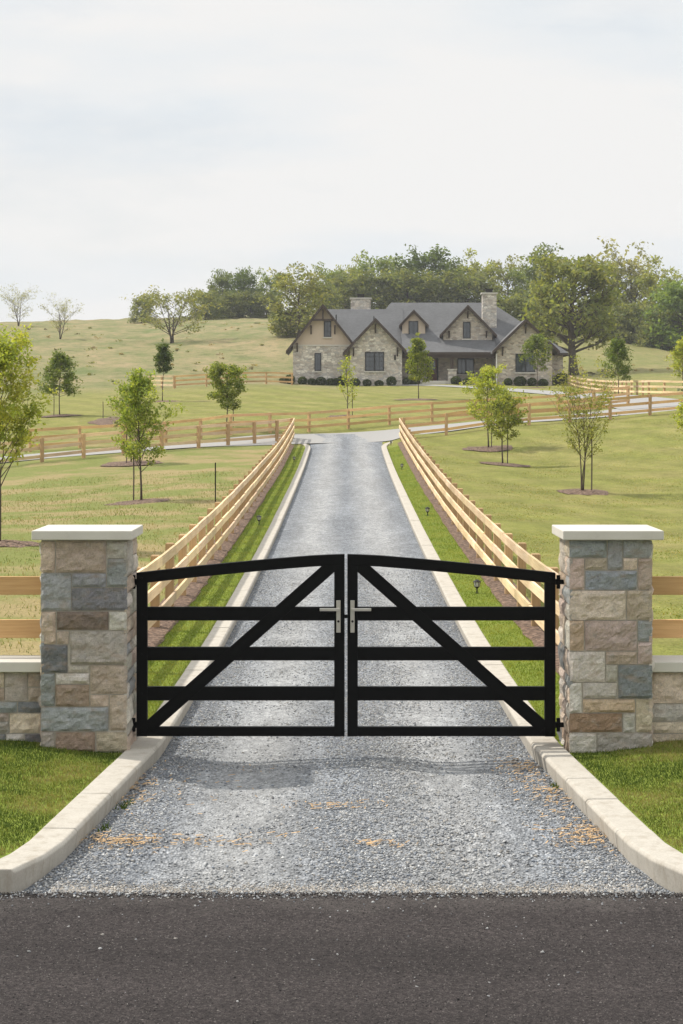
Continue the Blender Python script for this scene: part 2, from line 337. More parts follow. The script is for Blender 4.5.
# asphalt public road
def sheet(name, X, Y, Z, mat, smooth=True):
    nv, nu = X.shape; ix = np.arange(nv * nu).reshape(nv, nu)
    q = np.stack([ix[:-1, :-1], ix[:-1, 1:], ix[1:, 1:], ix[1:, :-1]], -1).reshape(-1, 4)
    return link(name, np_mesh(name, np.stack([X, Y, Z], -1).reshape(-1, 3), q, None, smooth), mat)
ax = np.concatenate([[-300, -60, -20], np.linspace(-6, 6, 241), [20, 60, 300]]); ay = np.concatenate([[-2, 4], np.linspace(8.2, 11.66, 18)])
AX, AY = np.meshgrid(ax, ay); AZ = np.full(AX.shape, -.185)
edge = np.array([.055 * mnoise.noise(Vector((x * 1.7, 0, 1))) + .03 * mnoise.noise(Vector((x * 9, 0, 5))) for x in ax]); AY[-1] += edge; AZ[-1] -= .012
struct(sheet('asphalt_road', AX, AY, AZ, M['asphalt']), 'dark asphalt public road crossing in front of the driveway', 'road')

# gravel driveway
def grav_h(X, Y):
    base = T(np.zeros_like(X), Y) - .12 + .16 * ss(85.5, 89.2, Y)
    mound = .035 * np.exp(-((X - .2) / .5) ** 2) * ss(11.7, 12.6, Y) * (1 - ss(15, 18, Y)) - .02 * (Y < 60) * np.exp(-((np.abs(X) - .85) / .28) ** 2)
    rip = .014 * np.sin(Y * 46 + 3 * np.sin(X * 1.5)) * (np.exp(-((X - 1.1) / .5) ** 2) * ss(12, 12.4, Y) * (1 - ss(13.2, 13.8, Y)) + np.exp(-((X + 1.2) / .4) ** 2) * ss(12.0, 12.3, Y) * (1 - ss(13.0, 13.4, Y)))
    bow = .02 * np.exp(-((Y - 15.45) / .25) ** 2)
    lip = -.05 * ss(12.2, 11.6, Y)
    return base + mound + rip + bow + lip
gx = np.linspace(-1.82, 1.82, 60); gy = np.concatenate([np.arange(11.5, 20, .04), np.arange(20, 93.6, .5)])
X_, Y_ = np.meshgrid(gx, gy); X_ = X_ + np.sign(X_) * flare(Y_) * np.clip(np.abs(X_) / 1.6, 0, 1)
struct(sheet('gravel_driveway', X_, Y_, grav_h(X_, Y_), M['gravel']), 'grey gravel driveway climbing from the gate to the house', 'driveway')

# loose crushed stones (one mass)
def stones(n, sample, rlo, rhi, pal, seed, name, label):
    r = np.random.default_rng(seed); P = sample(r, n); n = len(P)
    o = np.array([[1, 0, 0], [-1, 0, 0], [0, 1, 0], [0, -1, 0], [0, 0, 1], [0, 0, -1.]])
    f = np.array([[0, 2, 4], [2, 1, 4], [1, 3, 4], [3, 0, 4], [2, 0, 5], [1, 2, 5], [3, 1, 5], [0, 3, 5]])
    rad = rlo + (rhi - rlo) * r.random(n) ** 2.2
    a = r.random(n) * 6.28; ca, sa = np.cos(a), np.sin(a)
    V = o[None] * (r.uniform(.55, 1.25, (n, 6, 1))) + r.normal(0, .22, (n, 6, 3))
    V = V * rad[:, None, None] * np.array([1.15, 1, .75])
    V = np.stack([V[..., 0] * ca[:, None] - V[..., 1] * sa[:, None], V[..., 0] * sa[:, None] + V[..., 1] * ca[:, None], V[..., 2]], -1)
    V += P[:, None]
    Fc = (f[None] + 6 * np.arange(n)[:, None, None]).reshape(-1, 3)
    pal = np.array(pal); col = pal[r.integers(0, len(pal), n)] * r.uniform(.75, 1.2, (n, 1))
    me = np_mesh(name, V.reshape(-1, 3), Fc, np.repeat(col, 6, 0))
    return tag(link(name, me, M['gravel_stone']), label, 'gravel', kind='stuff')
def samp_drive(r, n):
    y = 11.62 + 24 * r.random(n) ** 1.8; q_ = r.uniform(-1, 1, n); x = q_ * (1.64 + flare(y))
    nz = np.array([mnoise.noise(Vector((a_ * 1.6, b_ * 1.1, 4))) for a_, b_ in zip(x, y)])
    keep = np.clip(.16 + .9 * np.exp(-((x - .25 - .25 * nz) / .42) ** 2) + .9 * ss(.62, .9, np.abs(q_)) + .5 * nz, .06, 1) > r.random(n); x, y = x[keep], y[keep]
    z = grav_h(x, y) + .003
    return np.stack([x, y, z], -1)
GP = [(.16, .165, .175), (.22, .23, .24), (.28, .285, .29), (.30, .305, .31), (.40, .40, .39), (.34, .32, .29), (.22, .24, .27), (.50, .50, .49)]
stones(125000, samp_drive, .005, .0145, GP, 1, 'loose_gravel', 'loose grey crushed stone lying on the driveway near the gate')
def samp_edge(r, n):
    y = 11.66 - np.abs(r.normal(0, .10, n)) - (r.random(n) < .12) * r.random(n) ** 2 * 2.2; x = r.uniform(-3, 3, n)
    return np.stack([x, y, np.full(n, -.183)], -1)
stones(2200, samp_edge, .003, .012, GP, 2, 'gravel_spill', 'scattered small stones spilled onto the asphalt edge')
# tan fines band where gravel meets asphalt
def samp_fines(r, n):
    x = r.uniform(-1.9, 1.9, n); y = 11.7 + np.abs(r.normal(0, .09, n)); return np.stack([x, y, grav_h(x, y) + .004], -1)
stones(9000, samp_fines, .003, .009, [(.42, .38, .33), (.48, .44, .39), (.34, .32, .29)], 3, 'gravel_fines', 'band of pale fine grit along the edge of the asphalt')

def samp_road(r, n):
    y = r.uniform(8.9, 11.64, n); x = r.uniform(-2.4, 2.4, n); return np.stack([x, y, np.full(n, -.1868)], -1)
stones(62000, samp_road, .0035, .0085, [(.012, .011, .011), (.022, .019, .019), (.04, .035, .034), (.06, .053, .051), (.085, .075, .072), (.03, .026, .026), (.13, .118, .11)], 9, 'asphalt_aggregate', 'dark stone chips worn proud of the asphalt surface')
# orange pine needle patches
def needles():
    r = np.random.default_rng(11); spots = [(-1.6, 12.9, .22, .12, 210), (-1.0, 13.0, .4, .12, 110), (1.62, 14.5, .1, .5, 200), (1.72, 13.1, .14, .22, 260), (-1.72, 14.8, .1, .4, 160), (-.1, 14.0, .25, .1, 70), (.2, 12.7, .12, .06, 50), (-1.1, 15, .3, .5, 60), (1.5, 15.6, .1, .3, 120)]
    Vs, cs = [], []
    for x, y, sx, sy, n in spots:
        px = x + r.normal(0, sx, n); py = y + r.normal(0, sy, n); lim = 1.66 + flare(py); px = np.clip(px, -lim, lim)
        a = r.random(n) * 6.28; L = r.uniform(.012, .035, n); w = .004
        pz = grav_h(px, py) + .012 + r.random(n) * .008
        dx, dy = np.cos(a) * L, np.sin(a) * L; wx_, wy_ = -np.sin(a) * w, np.cos(a) * w
        q = np.stack([np.stack([px - dx - wx_, py - dy - wy_, pz], -1), np.stack([px + dx - wx_, py + dy - wy_, pz + .004], -1), np.stack([px + dx + wx_, py + dy + wy_, pz + .006], -1), np.stack([px - dx + wx_, py - dy + wy_, pz + .002], -1)], 1)
        Vs.append(q.reshape(-1, 3)); cs.append(np.repeat(np.array([.46, .31, .165]) * r.uniform(.6, 1.25, (n, 1)), 4, 0))
    V = np.concatenate(Vs); Fc = np.arange(len(V)).reshape(-1, 4)
    tag(link('fallen_straw', np_mesh('fallen_straw', V, Fc, np.concatenate(cs)), M['mulch_piece']), 'orange straw bits scattered over the gravel by the kerbs', 'straw', kind='stuff')
needles()

# kerbs
def kerb(sx, label, ylo, yhi):
    b = MB(); r = random.Random(5 if sx < 0 else 6)
    def ring(y, extra=0):
        fl = float(flare(y)); g = t1(0, y) - .22; top = t1(2.2 * sx, y) + .012 - .02 * max(0, (12.3 - y))
        X0, X1 = 1.66 + fl, 1.885 + fl
        if y > 84: k_ = (y - 84) / 5.5; X0 += .9 * k_ ** 3; X1 += .9 * k_ ** 3
        return [(sx * X0, y, g), (sx * (X0 - .028), y, top - .022), (sx * (X0 - .008), y, top), (sx * (X1 - .012), y, top + .002), (sx * X1, y, top - .012), (sx * X1, y, g)]
    y = ylo
    while y < yhi - .01:
        L = min(r.uniform(.8, 1.3) if y < 40 else 3.0, yhi - y)
        if sx > 0 and 15.2 < y < 16.1: L = .22
        cuts = np.linspace(y + .007, y + L - .007, max(2, int(L / .25)) if y < 30 else 3)
        dz = r.uniform(-.004, .004); rings = []
        for c_ in cuts: rings.append([b.vert((p[0], p[1], p[2] + dz)) for p in ring(c_)])
        for r0, r1 in zip(rings, rings[1:]):
            for j in range(6): b.face(r0[j], r0[(j + 1) % 6], r1[(j + 1) % 6], r1[j])
        b.face(*rings[0]); b.face(*reversed(rings[-1])); y += L
    return struct(link('kerb', b.mesh('kerb'), M['concrete']), label, 'kerb')
bev(kerb(-1, 'pale concrete kerb along the left edge of the driveway', 11.62, 88.2), .008)
bev(kerb(1, 'pale concrete kerb along the right edge of the driveway', 11.5, 89.2), .008)

# mulch strips under the two drive fences
for sx, lab in ((-1, 'brown mulch strip under the left driveway fence'), (1, 'brown mulch strip under the right driveway fence')):
    yy = np.concatenate([np.arange(16.6, 40, .35), np.arange(40, 88, 1.5)])
    xa = np.array([2.44 + .05 * mnoise.noise(Vector((0, y * 1.3, sx))) for y in yy]); cols_ = np.linspace(0, 1, 5)
    X_ = sx * (xa[:, None] + (2.95 - xa[:, None]) * cols_[None]); Y_ = np.repeat(yy[:, None], 5, 1)
    o = sheet('mulch_strip', X_, Y_, T(X_, Y_) + .012 + .03 * np.sin(np.pi * cols_)[None], M['mulch']); tag(o, lab, 'mulch', kind='stuff')

# lanes beyond the drive
def lane(name, pts, w, mat, label, lift=.03):
    pts = np.array(pts, float); t = np.linspace(0, len(pts) - 1, 90)
    # Catmull-Rom
    def cr(t):
        i = np.clip(t.astype(int), 0, len(pts) - 2); u = (t - i)[:, None]
        p0, p1, p2, p3 = pts[np.maximum(i - 1, 0)], pts[i], pts[i + 1], pts[np.minimum(i + 2, len(pts) - 1)]
        return .5 * (2 * p1 + (p2 - p0) * u + (2 * p0 - 5 * p1 + 4 * p2 - p3) * u ** 2 + (3 * p1 - p0 - 3 * p2 + p3) * u ** 3)
    c = cr(t); ww = np.interp(t, np.arange(len(pts)), w) if not np.isscalar(w) else np.full(len(t), w)
    d = np.gradient(c, axis=0); d /= np.linalg.norm(d, axis=1)[:, None]; nrm = np.stack([-d[:, 1], d[:, 0]], -1)
    k_ = np.linspace(-.5, .5, 9)
    P = c[:, None] + nrm[:, None] * (k_[None, :, None] * ww[:, None, None])
    return struct(sheet(name, P[..., 0], P[..., 1], T(P[..., 0], P[..., 1]) + lift, mat), label, 'road')
lane('farm_lane', [(-40, 76), (-22, 78.6), (-13, 81.5), (-7, 86), (-2, 90.6), (2, 91.8), (7, 92.2), (14, 94.5), (22, 97.5), (40, 99)], [3.2, 3.2, 3.2, 3.6, 5.2, 5.2, 4.4, 5.5, 6, 6], M['lane'], 'pale gravel lane crossing the top of the driveway')
lane('house_lane', [(17, 96), (16.6, 108), (16.8, 126), (16.5, 145), (14, 165), (9, 178), (4.5, 181.6)], [5, 4.5, 4.2, 4.2, 4, 3, 1.6], M['lane'], 'pale lane curving up to the stone house', .045)

# ------------------------------------------------------------------ grass blades
def blades(name, label, samplers, seed):
    r = np.random.default_rng(seed); Vs, cs = [], []
    for n, fn, h0, h1, w, pal in samplers:
        x, y = fn(r, n); n = len(x); z = T(x, y)
        h = r.uniform(h0, h1, n); a = r.random(n) * 6.28; lean = r.normal(0, 1.6 if fn.__name__ == 'flat' else .5, (n, 2)) * h[:, None]
        wx_, wy_ = np.cos(a) * w, np.sin(a) * w
        V = np.stack([np.stack([x - wx_, y - wy_, z - .01], -1), np.stack([x + wx_, y + wy_, z - .01], -1), np.stack([x + lean[:, 0], y + lean[:, 1], z + h], -1)], 1)
        patch = np.array([mnoise.noise(Vector((a_ * 1.6, b_ * 1.2, 9))) * .9 + mnoise.noise(Vector((a_ * 4.5, b_ * 4, 2))) * .5 for a_, b_ in zip(x, y)])
        pal = np.array(pal); kk = np.clip(((patch + .55) / 1.1 + r.normal(0, .22, n)) * len(pal), 0, len(pal) - 1).astype(int)
        col = pal[kk] * r.uniform(.75, 1.2, (n, 1)); Vs.append(V.reshape(-1, 3)); cs.append(np.repeat(col, 3, 0))
    V = np.concatenate(Vs); Fc = np.arange(len(V)).reshape(-1, 3)
    return tag(link(name, np_mesh(name, V, Fc, np.concatenate(cs)), M['blade']), label, 'grass', kind='stuff')
SG = [(.15, .21, .028), (.19, .25, .04), (.24, .285, .05), (.29, .305, .07)]
LG = [(.05, .085, .014), (.085, .125, .02), (.13, .165, .032), (.19, .205, .05), (.27, .235, .10)]
TG = [(.11, .15, .03), (.15, .185, .04), (.20, .21, .06), (.25, .23, .09), (.31, .255, .125)]
def front(sx):
    def fn(r, n):
        y = r.uniform(11.75, 15.95, n); x = 1.9 + flare(y) + np.abs(r.uniform(0, 2.9, n)); return sx * x, y
    return fn
def strip(sx):
    def fn(r, n):
        y = 16.4 + 68 * r.random(n) ** 1.5; x = r.uniform(1.89, 2.47, n); return sx * x, y
    return fn
def field(x0, x1, y0, y1, p=1.3):
    def fn(r, n):
        y = y0 + (y1 - y0) * r.random(n) ** p; x = r.uniform(x0, x1, n); return x, y
    return fn
blades('lawn_grass', 'short green lawn grass beside the gate pillars and kerbs', [(85000, front(-1), .010, .03, .0042, LG), (85000, front(1), .010, .03, .0042, LG), (42000, strip(-1), .012, .032, .007, SG), (42000, strip(1), .012, .032, .007, SG)], 21)
blades('meadow_grass', 'long uneven meadow grass in the fields behind the fences', [(26000, field(-12, -2.9, 17, 70), .02, .075, .009, TG)], 22)
def mown(x0, x1, y0, y1, p=1.5):
    def flat(r, n):
        y = y0 + (y1 - y0) * r.random(n) ** p; f = (y / y1) ** .6; x = x0 * (1 if x0 > 0 else f) + (x1 * f - x0 * (1 if x0 > 0 else f)) * r.random(n); ok = np.abs(x) > 3.0; return x[ok], y[ok]
    return flat
ML = [(.15, .19, .03), (.20, .225, .045), (.25, .25, .06), (.31, .285, .085), (.38, .31, .13)]
blades('mown_grass', 'short mown grass of the lawn right of the driveway', [(90000, mown(3.0, 22, 16.8, 88), .008, .026, .011, ML)], 31)
# weeds at the kerb foot
def weeds():
    r = np.random.default_rng(4); spots = [(-1.76, 13.35), (-1.72, 14.05), (-1.7, 14.2), (1.7, 14.9)]; V = []; cs = []
    for x, y in spots:
        for k_ in range(26):
            px, py = x + r.normal(0, .018), y + r.normal(0, .05); z = float(grav_h(np.array([px]), np.array([py]))[0]); a = r.random() * 6.28; h = r.uniform(.015, .05)
            V += [(px - .005, py, z), (px + .005, py, z), (px + math.cos(a) * h * .7, py + math.sin(a) * h * .7, z + h)]; cs += [tuple(np.array([.07, .11, .015]) * r.uniform(.7, 1.3))] * 3
    V = np.array(V); tag(link('kerb_weeds', np_mesh('kerb_weeds', V, np.arange(len(V)).reshape(-1, 3), np.array(cs)), M['blade']), 'small green weeds growing at the foot of the kerb', 'weeds', kind='stuff')
weeds()

# ------------------------------------------------------------------ stonework
TAN, GRY, BLU, DRK, BRN, LGT, PNK, ORG, CRM = (.45, .37, .285), (.41, .375, .32), (.29, .295, .288), (.185, .19, .192), (.31, .24, .175), (.55, .51, .44), (.45, .36, .30), (.50, .375, .25), (.56, .475, .36)
def stone_face(b, rects, to_world, seed, cell=.022, gap=.007, th=.022):
    """rects (u0,u1,v0,v1,color); to_world(u,v,depth) -> xyz"""
    rr = random.Random(seed)
    for (u0, u1, v0, v1, col) in rects:
        u0 += gap * rr.uniform(.6, 1.2); u1 -= gap * rr.uniform(.6, 1.2); v0 += gap * rr.uniform(.6, 1.2); v1 -= gap * rr.uniform(.6, 1.2)
        if u1 - u0 < .02 or v1 - v0 < .02: continue
        nu = max(2, int((u1 - u0) / cell)); nv = max(2, int((v1 - v0) / cell))
        j = rr.uniform(.85, 1.15); b.cur = tuple(c * j * rr.uniform(.97, 1.03) for c in col)
        sx, sy, off = rr.uniform(-.02, .02), rr.uniform(-.02, .02), rr.uniform(0, 50); prot = rr.uniform(.7, 1.25)
        g = []
        for a in range(nv + 1):
            row = []
            for c in range(nu + 1):
                fu, fv = c / nu, a / nv; u = u0 + (u1 - u0) * fu; v = v0 + (v1 - v0) * fv
                e = min(fu * (u1 - u0), (1 - fu) * (u1 - u0), fv * (v1 - v0), (1 - fv) * (v1 - v0))
                edge = min(1, e / .02)
                nz = mnoise.noise(Vector((u * 11 + off, v * 14, off))) * .019 + mnoise.noise(Vector((u * 34, v * 34 + off, 2))) * .012
                if 0 < c < nu: u += rr.uniform(-.003, .003)
                else: u += .005 * mnoise.noise(Vector((v * 25, off, 1)))
                if 0 < a < nv: v += rr.uniform(-.003, .003)
                else: v += .005 * mnoise.noise(Vector((u * 25, off, 4)))
                d = th * .72 + edge ** .6 * (.012 * prot + nz + sx * (fu - .5) + sy * (fv - .5))
                row.append(b.vert(to_world(u, v, d)))
            g.append(row)
        for a in range(nv):
            for c in range(nu): b.face(g[a][c], g[a][c + 1], g[a + 1][c + 1], g[a + 1][c])
        ring = g[0][:] + [g[a][nu] for a in range(1, nv + 1)] + g[nv][nu - 1::-1] + [g[a][0] for a in range(nv - 1, 0, -1)]
        back = []
        for i_ in ring:
            pass
        cs = [to_world(u0, v0, -.01), to_world(u1, v0, -.01), to_world(u1, v1, -.01), to_world(u0, v1, -.01)]
        k0, k1, k2, k3 = [b.vert(p) for p in cs]
        b.face(*g[0], k1, k0); b.face(*[g[a][nu] for a in range(nv + 1)], k2, k1); b.face(*g[nv][::-1], k3, k2); b.face(*[g[a][0] for a in range(nv, -1, -1)], k0, k3)
PAL = [TAN, GRY, BLU, DRK, BRN, LGT, PNK, CRM, TAN, GRY, LGT]
def ashlar(W, H, seed):
    rr = random.Random(seed); out = []; v = 0
    while v < H - .01:
        h = rr.choice([.10, .14, .18, .22, .26]); h = min(h, H - v)
        if H - v - h < .09: h = H - v
        u = 0
        while u < W - .01:
            w = rr.uniform(.13, .46); w = min(w, W - u)
            if W - u - w < .1: w = W - u
            if h > .17 and rr.random() < .45:
                m = h * rr.uniform(.4, .6); w2 = w
                if w > .28 and rr.random() < .6:
                    q = w * rr.uniform(.35, .65)
                    out += [(u, u + q, v, v + m, rr.choice(PAL)), (u + q, u + w, v, v + m, rr.choice(PAL)), (u, u + w, v + m, v + h, rr.choice(PAL))]
                else: out += [(u, u + w, v, v + m, rr.choice(PAL)), (u, u + w, v + m, v + h, rr.choice(PAL))]
            else: out.append((u, u + w, v, v + h, rr.choice(PAL)))
            u += w
        v += h
    return out
LP = [(115, 158, 130, 217, TAN), (158, 304, 128, 217, PNK), (304, 365, 128, 178, GRY), (304, 365, 178, 256, BLU), (115, 204, 217, 320, (.31, .32, .31)), (204, 304, 217, 256, BLU),
      (204, 365, 256, 320, DRK), (115, 160, 320, 411, TAN), (160, 311, 320, 373, (.19, .15, .12)), (311, 365, 320, 373, LGT), (160, 198, 373, 411, TAN), (198, 365, 373, 466, GRY), (115, 194, 411, 488, DRK),
      (194, 256, 466, 488, GRY), (256, 365, 466, 546, TAN), (115, 157, 488, 579, BLU), (157, 256, 488, 518, LGT), (157, 256, 518, 579, BRN), (256, 311, 546, 579, TAN), (311, 365, 546, 644, TAN), (115, 311, 579, 646, (.34, .35, .34)),
      (194, 198, 411, 466, GRY), (115, 156, 646, 730, GRY), (156, 273, 646, 702, BRN), (273, 365, 646, 702, TAN), (156, 365, 702, 730, BRN)]
RP = [(358, 469, 133, 180, BLU), (469, 514, 133, 213, BLU), (514, 600, 133, 180, BLU), (358, 404, 180, 266, PNK), (404, 469, 180, 213, TAN), (514, 556, 180, 213, CRM), (556, 600, 180, 266, PNK), (404, 556, 213, 266, (.25, .27, .275)),
      (358, 524, 266, 345, CRM), (524, 600, 266, 345, TAN), (358, 403, 345, 427, ORG), (403, 556, 345, 427, (.40, .325, .27)), (556, 600, 345, 402, BLU), (556, 600, 402, 463, PNK), (358, 464, 427, 510, LGT), (464, 556, 427, 463, TAN), (464, 499, 463, 510, GRY),
      (499, 600, 463, 553, DRK), (358, 397, 510, 591, LGT), (397, 499, 510, 553, GRY), (397, 550, 553, 591, ORG), (550, 600, 553, 643, CRM), (358, 513, 591, 643, (.32, .22, .14)), (513, 550, 591, 643, LGT), (358, 439, 643, 722, LGT), (439, 600, 643, 722, GRY)]
def pillar(sx, rects, label, seed):
    xa, xb = (-2.64, -1.885) if sx < 0 else (1.925, 2.65); y0, y1 = 15.8, 16.54; zt, zb = 1.762, -.16; c = .022
    root = thing('gate_pillar', label, 'gate pillar', ((xa + xb) / 2, (y0 + y1) / 2, zb), 'stone gate pillars'); L = Vector(root.location)
    b = MB(); b.box(xa + c, xb - c, y0 + c, y1 - c, zb - .15, zt); b.v = [tuple(Vector(p) - L) for p in b.v]
    link('mortar_core', b.mesh('mortar_core'), M['mortar'], root)
    s = MB(); us = [r_[0] for r_ in rects] + [r_[1] for r_ in rects]; vs = [r_[2] for r_ in rects] + [r_[3] for r_ in rects]; ua, ub, va, vb = min(us), max(us), min(vs), max(vs)
    fr = [((p[0] - ua) / (ub - ua) * (xb - xa), (p[1] - ua) / (ub - ua) * (xb - xa), zt - zb - (p[3] - va) / (vb - va) * (zt - zb) + 0, zt - zb - (p[2] - va) / (vb - va) * (zt - zb), p[4]) for p in rects]
    stone_face(s, fr, lambda u, v, d: (xa + u, y0 + c - d, zb + v), seed)
    D = y1 - y0
    stone_face(s, ashlar(D, zt - zb, seed + 1), lambda u, v, d: (xb - c + d, y0 + u, zb + v), seed + 2, .03)
    stone_face(s, ashlar(D, zt - zb, seed + 3), lambda u, v, d: (xa + c - d, y0 + u, zb + v), seed + 4, .03)
    stone_face(s, ashlar(xb - xa, zt - zb, seed + 5), lambda u, v, d: (xa + u, y1 - c + d, zb + v), seed + 6, .04)
    s.v = [tuple(Vector(p) - L) for p in s.v]
    link('stone_facing', s.mesh('stone_facing'), M['stone'], root)
    h = .062; q = MB(); q.box(xa - (.066 if sx < 0 else .058), xb + (.044 if sx < 0 else .085), y0 - h, y1 + h, zt + .004, zt + .085); q.v = [tuple(Vector(p) - L) for p in q.v]
    bev(link('capstone', q.mesh('capstone'), M['cap'], root), .008, 2)
    return root
pillar(-1, LP, 'left stone gate pillar with a pink pitted stone at its top', 40)
pillar(1, RP, 'right stone gate pillar with three blue grey stones at its top', 60)
def low_wall(sx, label, seed):
    xa, xb = (-7.5, -2.645) if sx < 0 else (2.655, 7.5); y0, y1 = 15.97, 16.3; zb, zt = -.2, .6; c = .022
    root = thing('low_stone_wall', label, 'low wall', ((xa + xb) / 2, (y0 + y1) / 2, zb), 'low stone walls'); L = Vector(root.location)
    b = MB(); b.box(xa, xb, y0 + c, y1 - c, zb, zt); b.v = [tuple(Vector(p) - L) for p in b.v]; link('mortar_core', b.mesh('mortar_core'), M['mortar'], root)
    s = MB(); stone_face(s, ashlar(xb - xa, zt - zb, seed), lambda u, v, d: (xa + u, y0 + c - d, zb + v), seed, .03)
    stone_face(s, ashlar(xb - xa, zt - zb, seed + 2), lambda u, v, d: (xa + u, y1 - c + d, zb + v), seed, .06)
    s.v = [tuple(Vector(p) - L) for p in s.v]; link('stone_facing', s.mesh('stone_facing'), M['stone'], root)
    q = MB(); q.box(xa, xb, y0 - .06, y1 + .06, zt + .004, zt + .095); q.v = [tuple(Vector(p) - L) for p in q.v]; bev(link('coping', q.mesh('coping'), M['cap'], root), .008)
low_wall(-1, 'low stone wall with pale coping left of the left pillar', 81)
low_wall(1, 'low stone wall with pale coping right of the right pillar', 95)

# ------------------------------------------------------------------ gate
def gate_leaf(sx, label):
    d = 16.2; xo = -1.852 if sx < 0 else 1.852; s = -1 if sx < 0 else 1     # outer edge, hinge side
    root = thing('gate_leaf', label, 'gate', (xo, d, 0), 'black gate leaves'); L = Vector((xo, d, 0))
    def fin(name, b, mat=M['black'], par=root, w=.004): b.v = [tuple(Vector(p) - L) for p in b.v]; return bev(link(name, b.mesh(name), mat, par), w)
    def G(px): return (px - 346) / (F / d)
    def top(x):     # arched top line
        return float(np.interp(abs(x), [.012, .25, .65, 1.28, 1.86], [1.612, 1.604, 1.572, 1.512, 1.446]))
    y0, y1 = d - .03, d + .03; ao, ai = 1.852, .012
    b = MB(); b.prism([(s * ao, 0), (s * (ao - .095), 0), (s * (ao - .095), top(ao - .095) - .06), (s * ao, top(ao) - .06)], 'y', y0, y1); fin('stile', b)
    b = MB(); b.prism([(s * (ai + .092), 0), (s * ai, 0), (s * ai, top(ai) - .06), (s * (ai + .092), top(ai + .092) - .06)], 'y', y0, y1); fin('stile', b)
    xsq = np.linspace(ao, ai, 14); up = [(s * x, top(x)) for x in xsq]; lo = [(s * x, top(x) - .098) for x in xsq[::-1]]
    b = MB(); b.prism(up + lo, 'y', y0 - .002, y1 + .002); fin('top_rail', b)
    for za, zb in ((1.025, 1.145), (.672, .79), (.318, .44), (0.002, .085)):
        b = MB(); b.box(min(s * (ao - .094), s * (ai + .091)), max(s * (ao - .094), s * (ai + .091)), d - .024, d + .024, za, zb); fin('rail', b)
    p0, p1 = Vector((s * (ao - .10), .075)), Vector((s * (ai + .13), top(.2) - .11)); dr = (p1 - p0).normalized(); p1 = p1 + dr * .05; nn = Vector((-dr.y, dr.x)) * .057
    b = MB(); b.prism([tuple(p0 + nn), tuple(p0 - nn), tuple(p1 - nn), tuple(p1 + nn)], 'y', d - .028, d - .010); fin('brace', b)
    for hz in (1.365, .10):
        h = MB(); h.box(*sorted((s * (ao + .001), s * (ao + .026))), d - .02, d + .02, hz - .025, hz + .025)
        h.tube([(s * (ao + .028), d, hz - .06), (s * (ao + .028), d, hz + .06)], [.017, .017], 10)
        h.box(*sorted((s * (ao + .03), s * (ao + .075))), d - .018, d + .018, hz - .02, hz + .02); fin('hinge', h, w=.002)
    # lever handle on its plate
    xh = ai + .045 if s > 0 else ai + .055
    h = MB(); h.box(*sorted((s * (xh - .019), s * (xh + .019))), y0 - .012, y0 - .001, .92, 1.205); hp = fin('handle_plate', h, M['nickel'], root, .004)
    l = MB(); zc = 1.128; l.tube([(s * xh, y0 - .012, zc), (s * xh, y0 - .055, zc)], [.011, .011], 10); l.box(*sorted((s * (xh - .012), s * (xh + .165))), y0 - .064, y0 - .048, zc - .013, zc + .013); fin('lever', l, M['nickel'], hp, .004)
    kk = MB(); kk.tube([(s * xh, y0 - .012, 1.02), (s * xh, y0 - .018, 1.02)], [.011, .011], 10); fin('keyhole', kk, M['dark_metal'], hp, .001)
    for bz in (top(ao - .05) - .05, 1.085, .73, .38, .04):
        k2 = MB(); k2.tube([(s * (ao - .047), y0 - .002, bz), (s * (ao - .047), y0 - .008, bz)], [.01, .008], 8); fin('bolt', k2, M['black'], root, .001)
    if s > 0:
        k2 = MB(); k2.box(-.03, .012, d - .012, d + .012, 1.045, 1.075); fin('latch', k2, M['black'], root, .002)
gate_leaf(-1, 'left black metal gate leaf with lever handle, closed')
gate_leaf(1, 'right black metal gate leaf with lever handle and latch, closed')

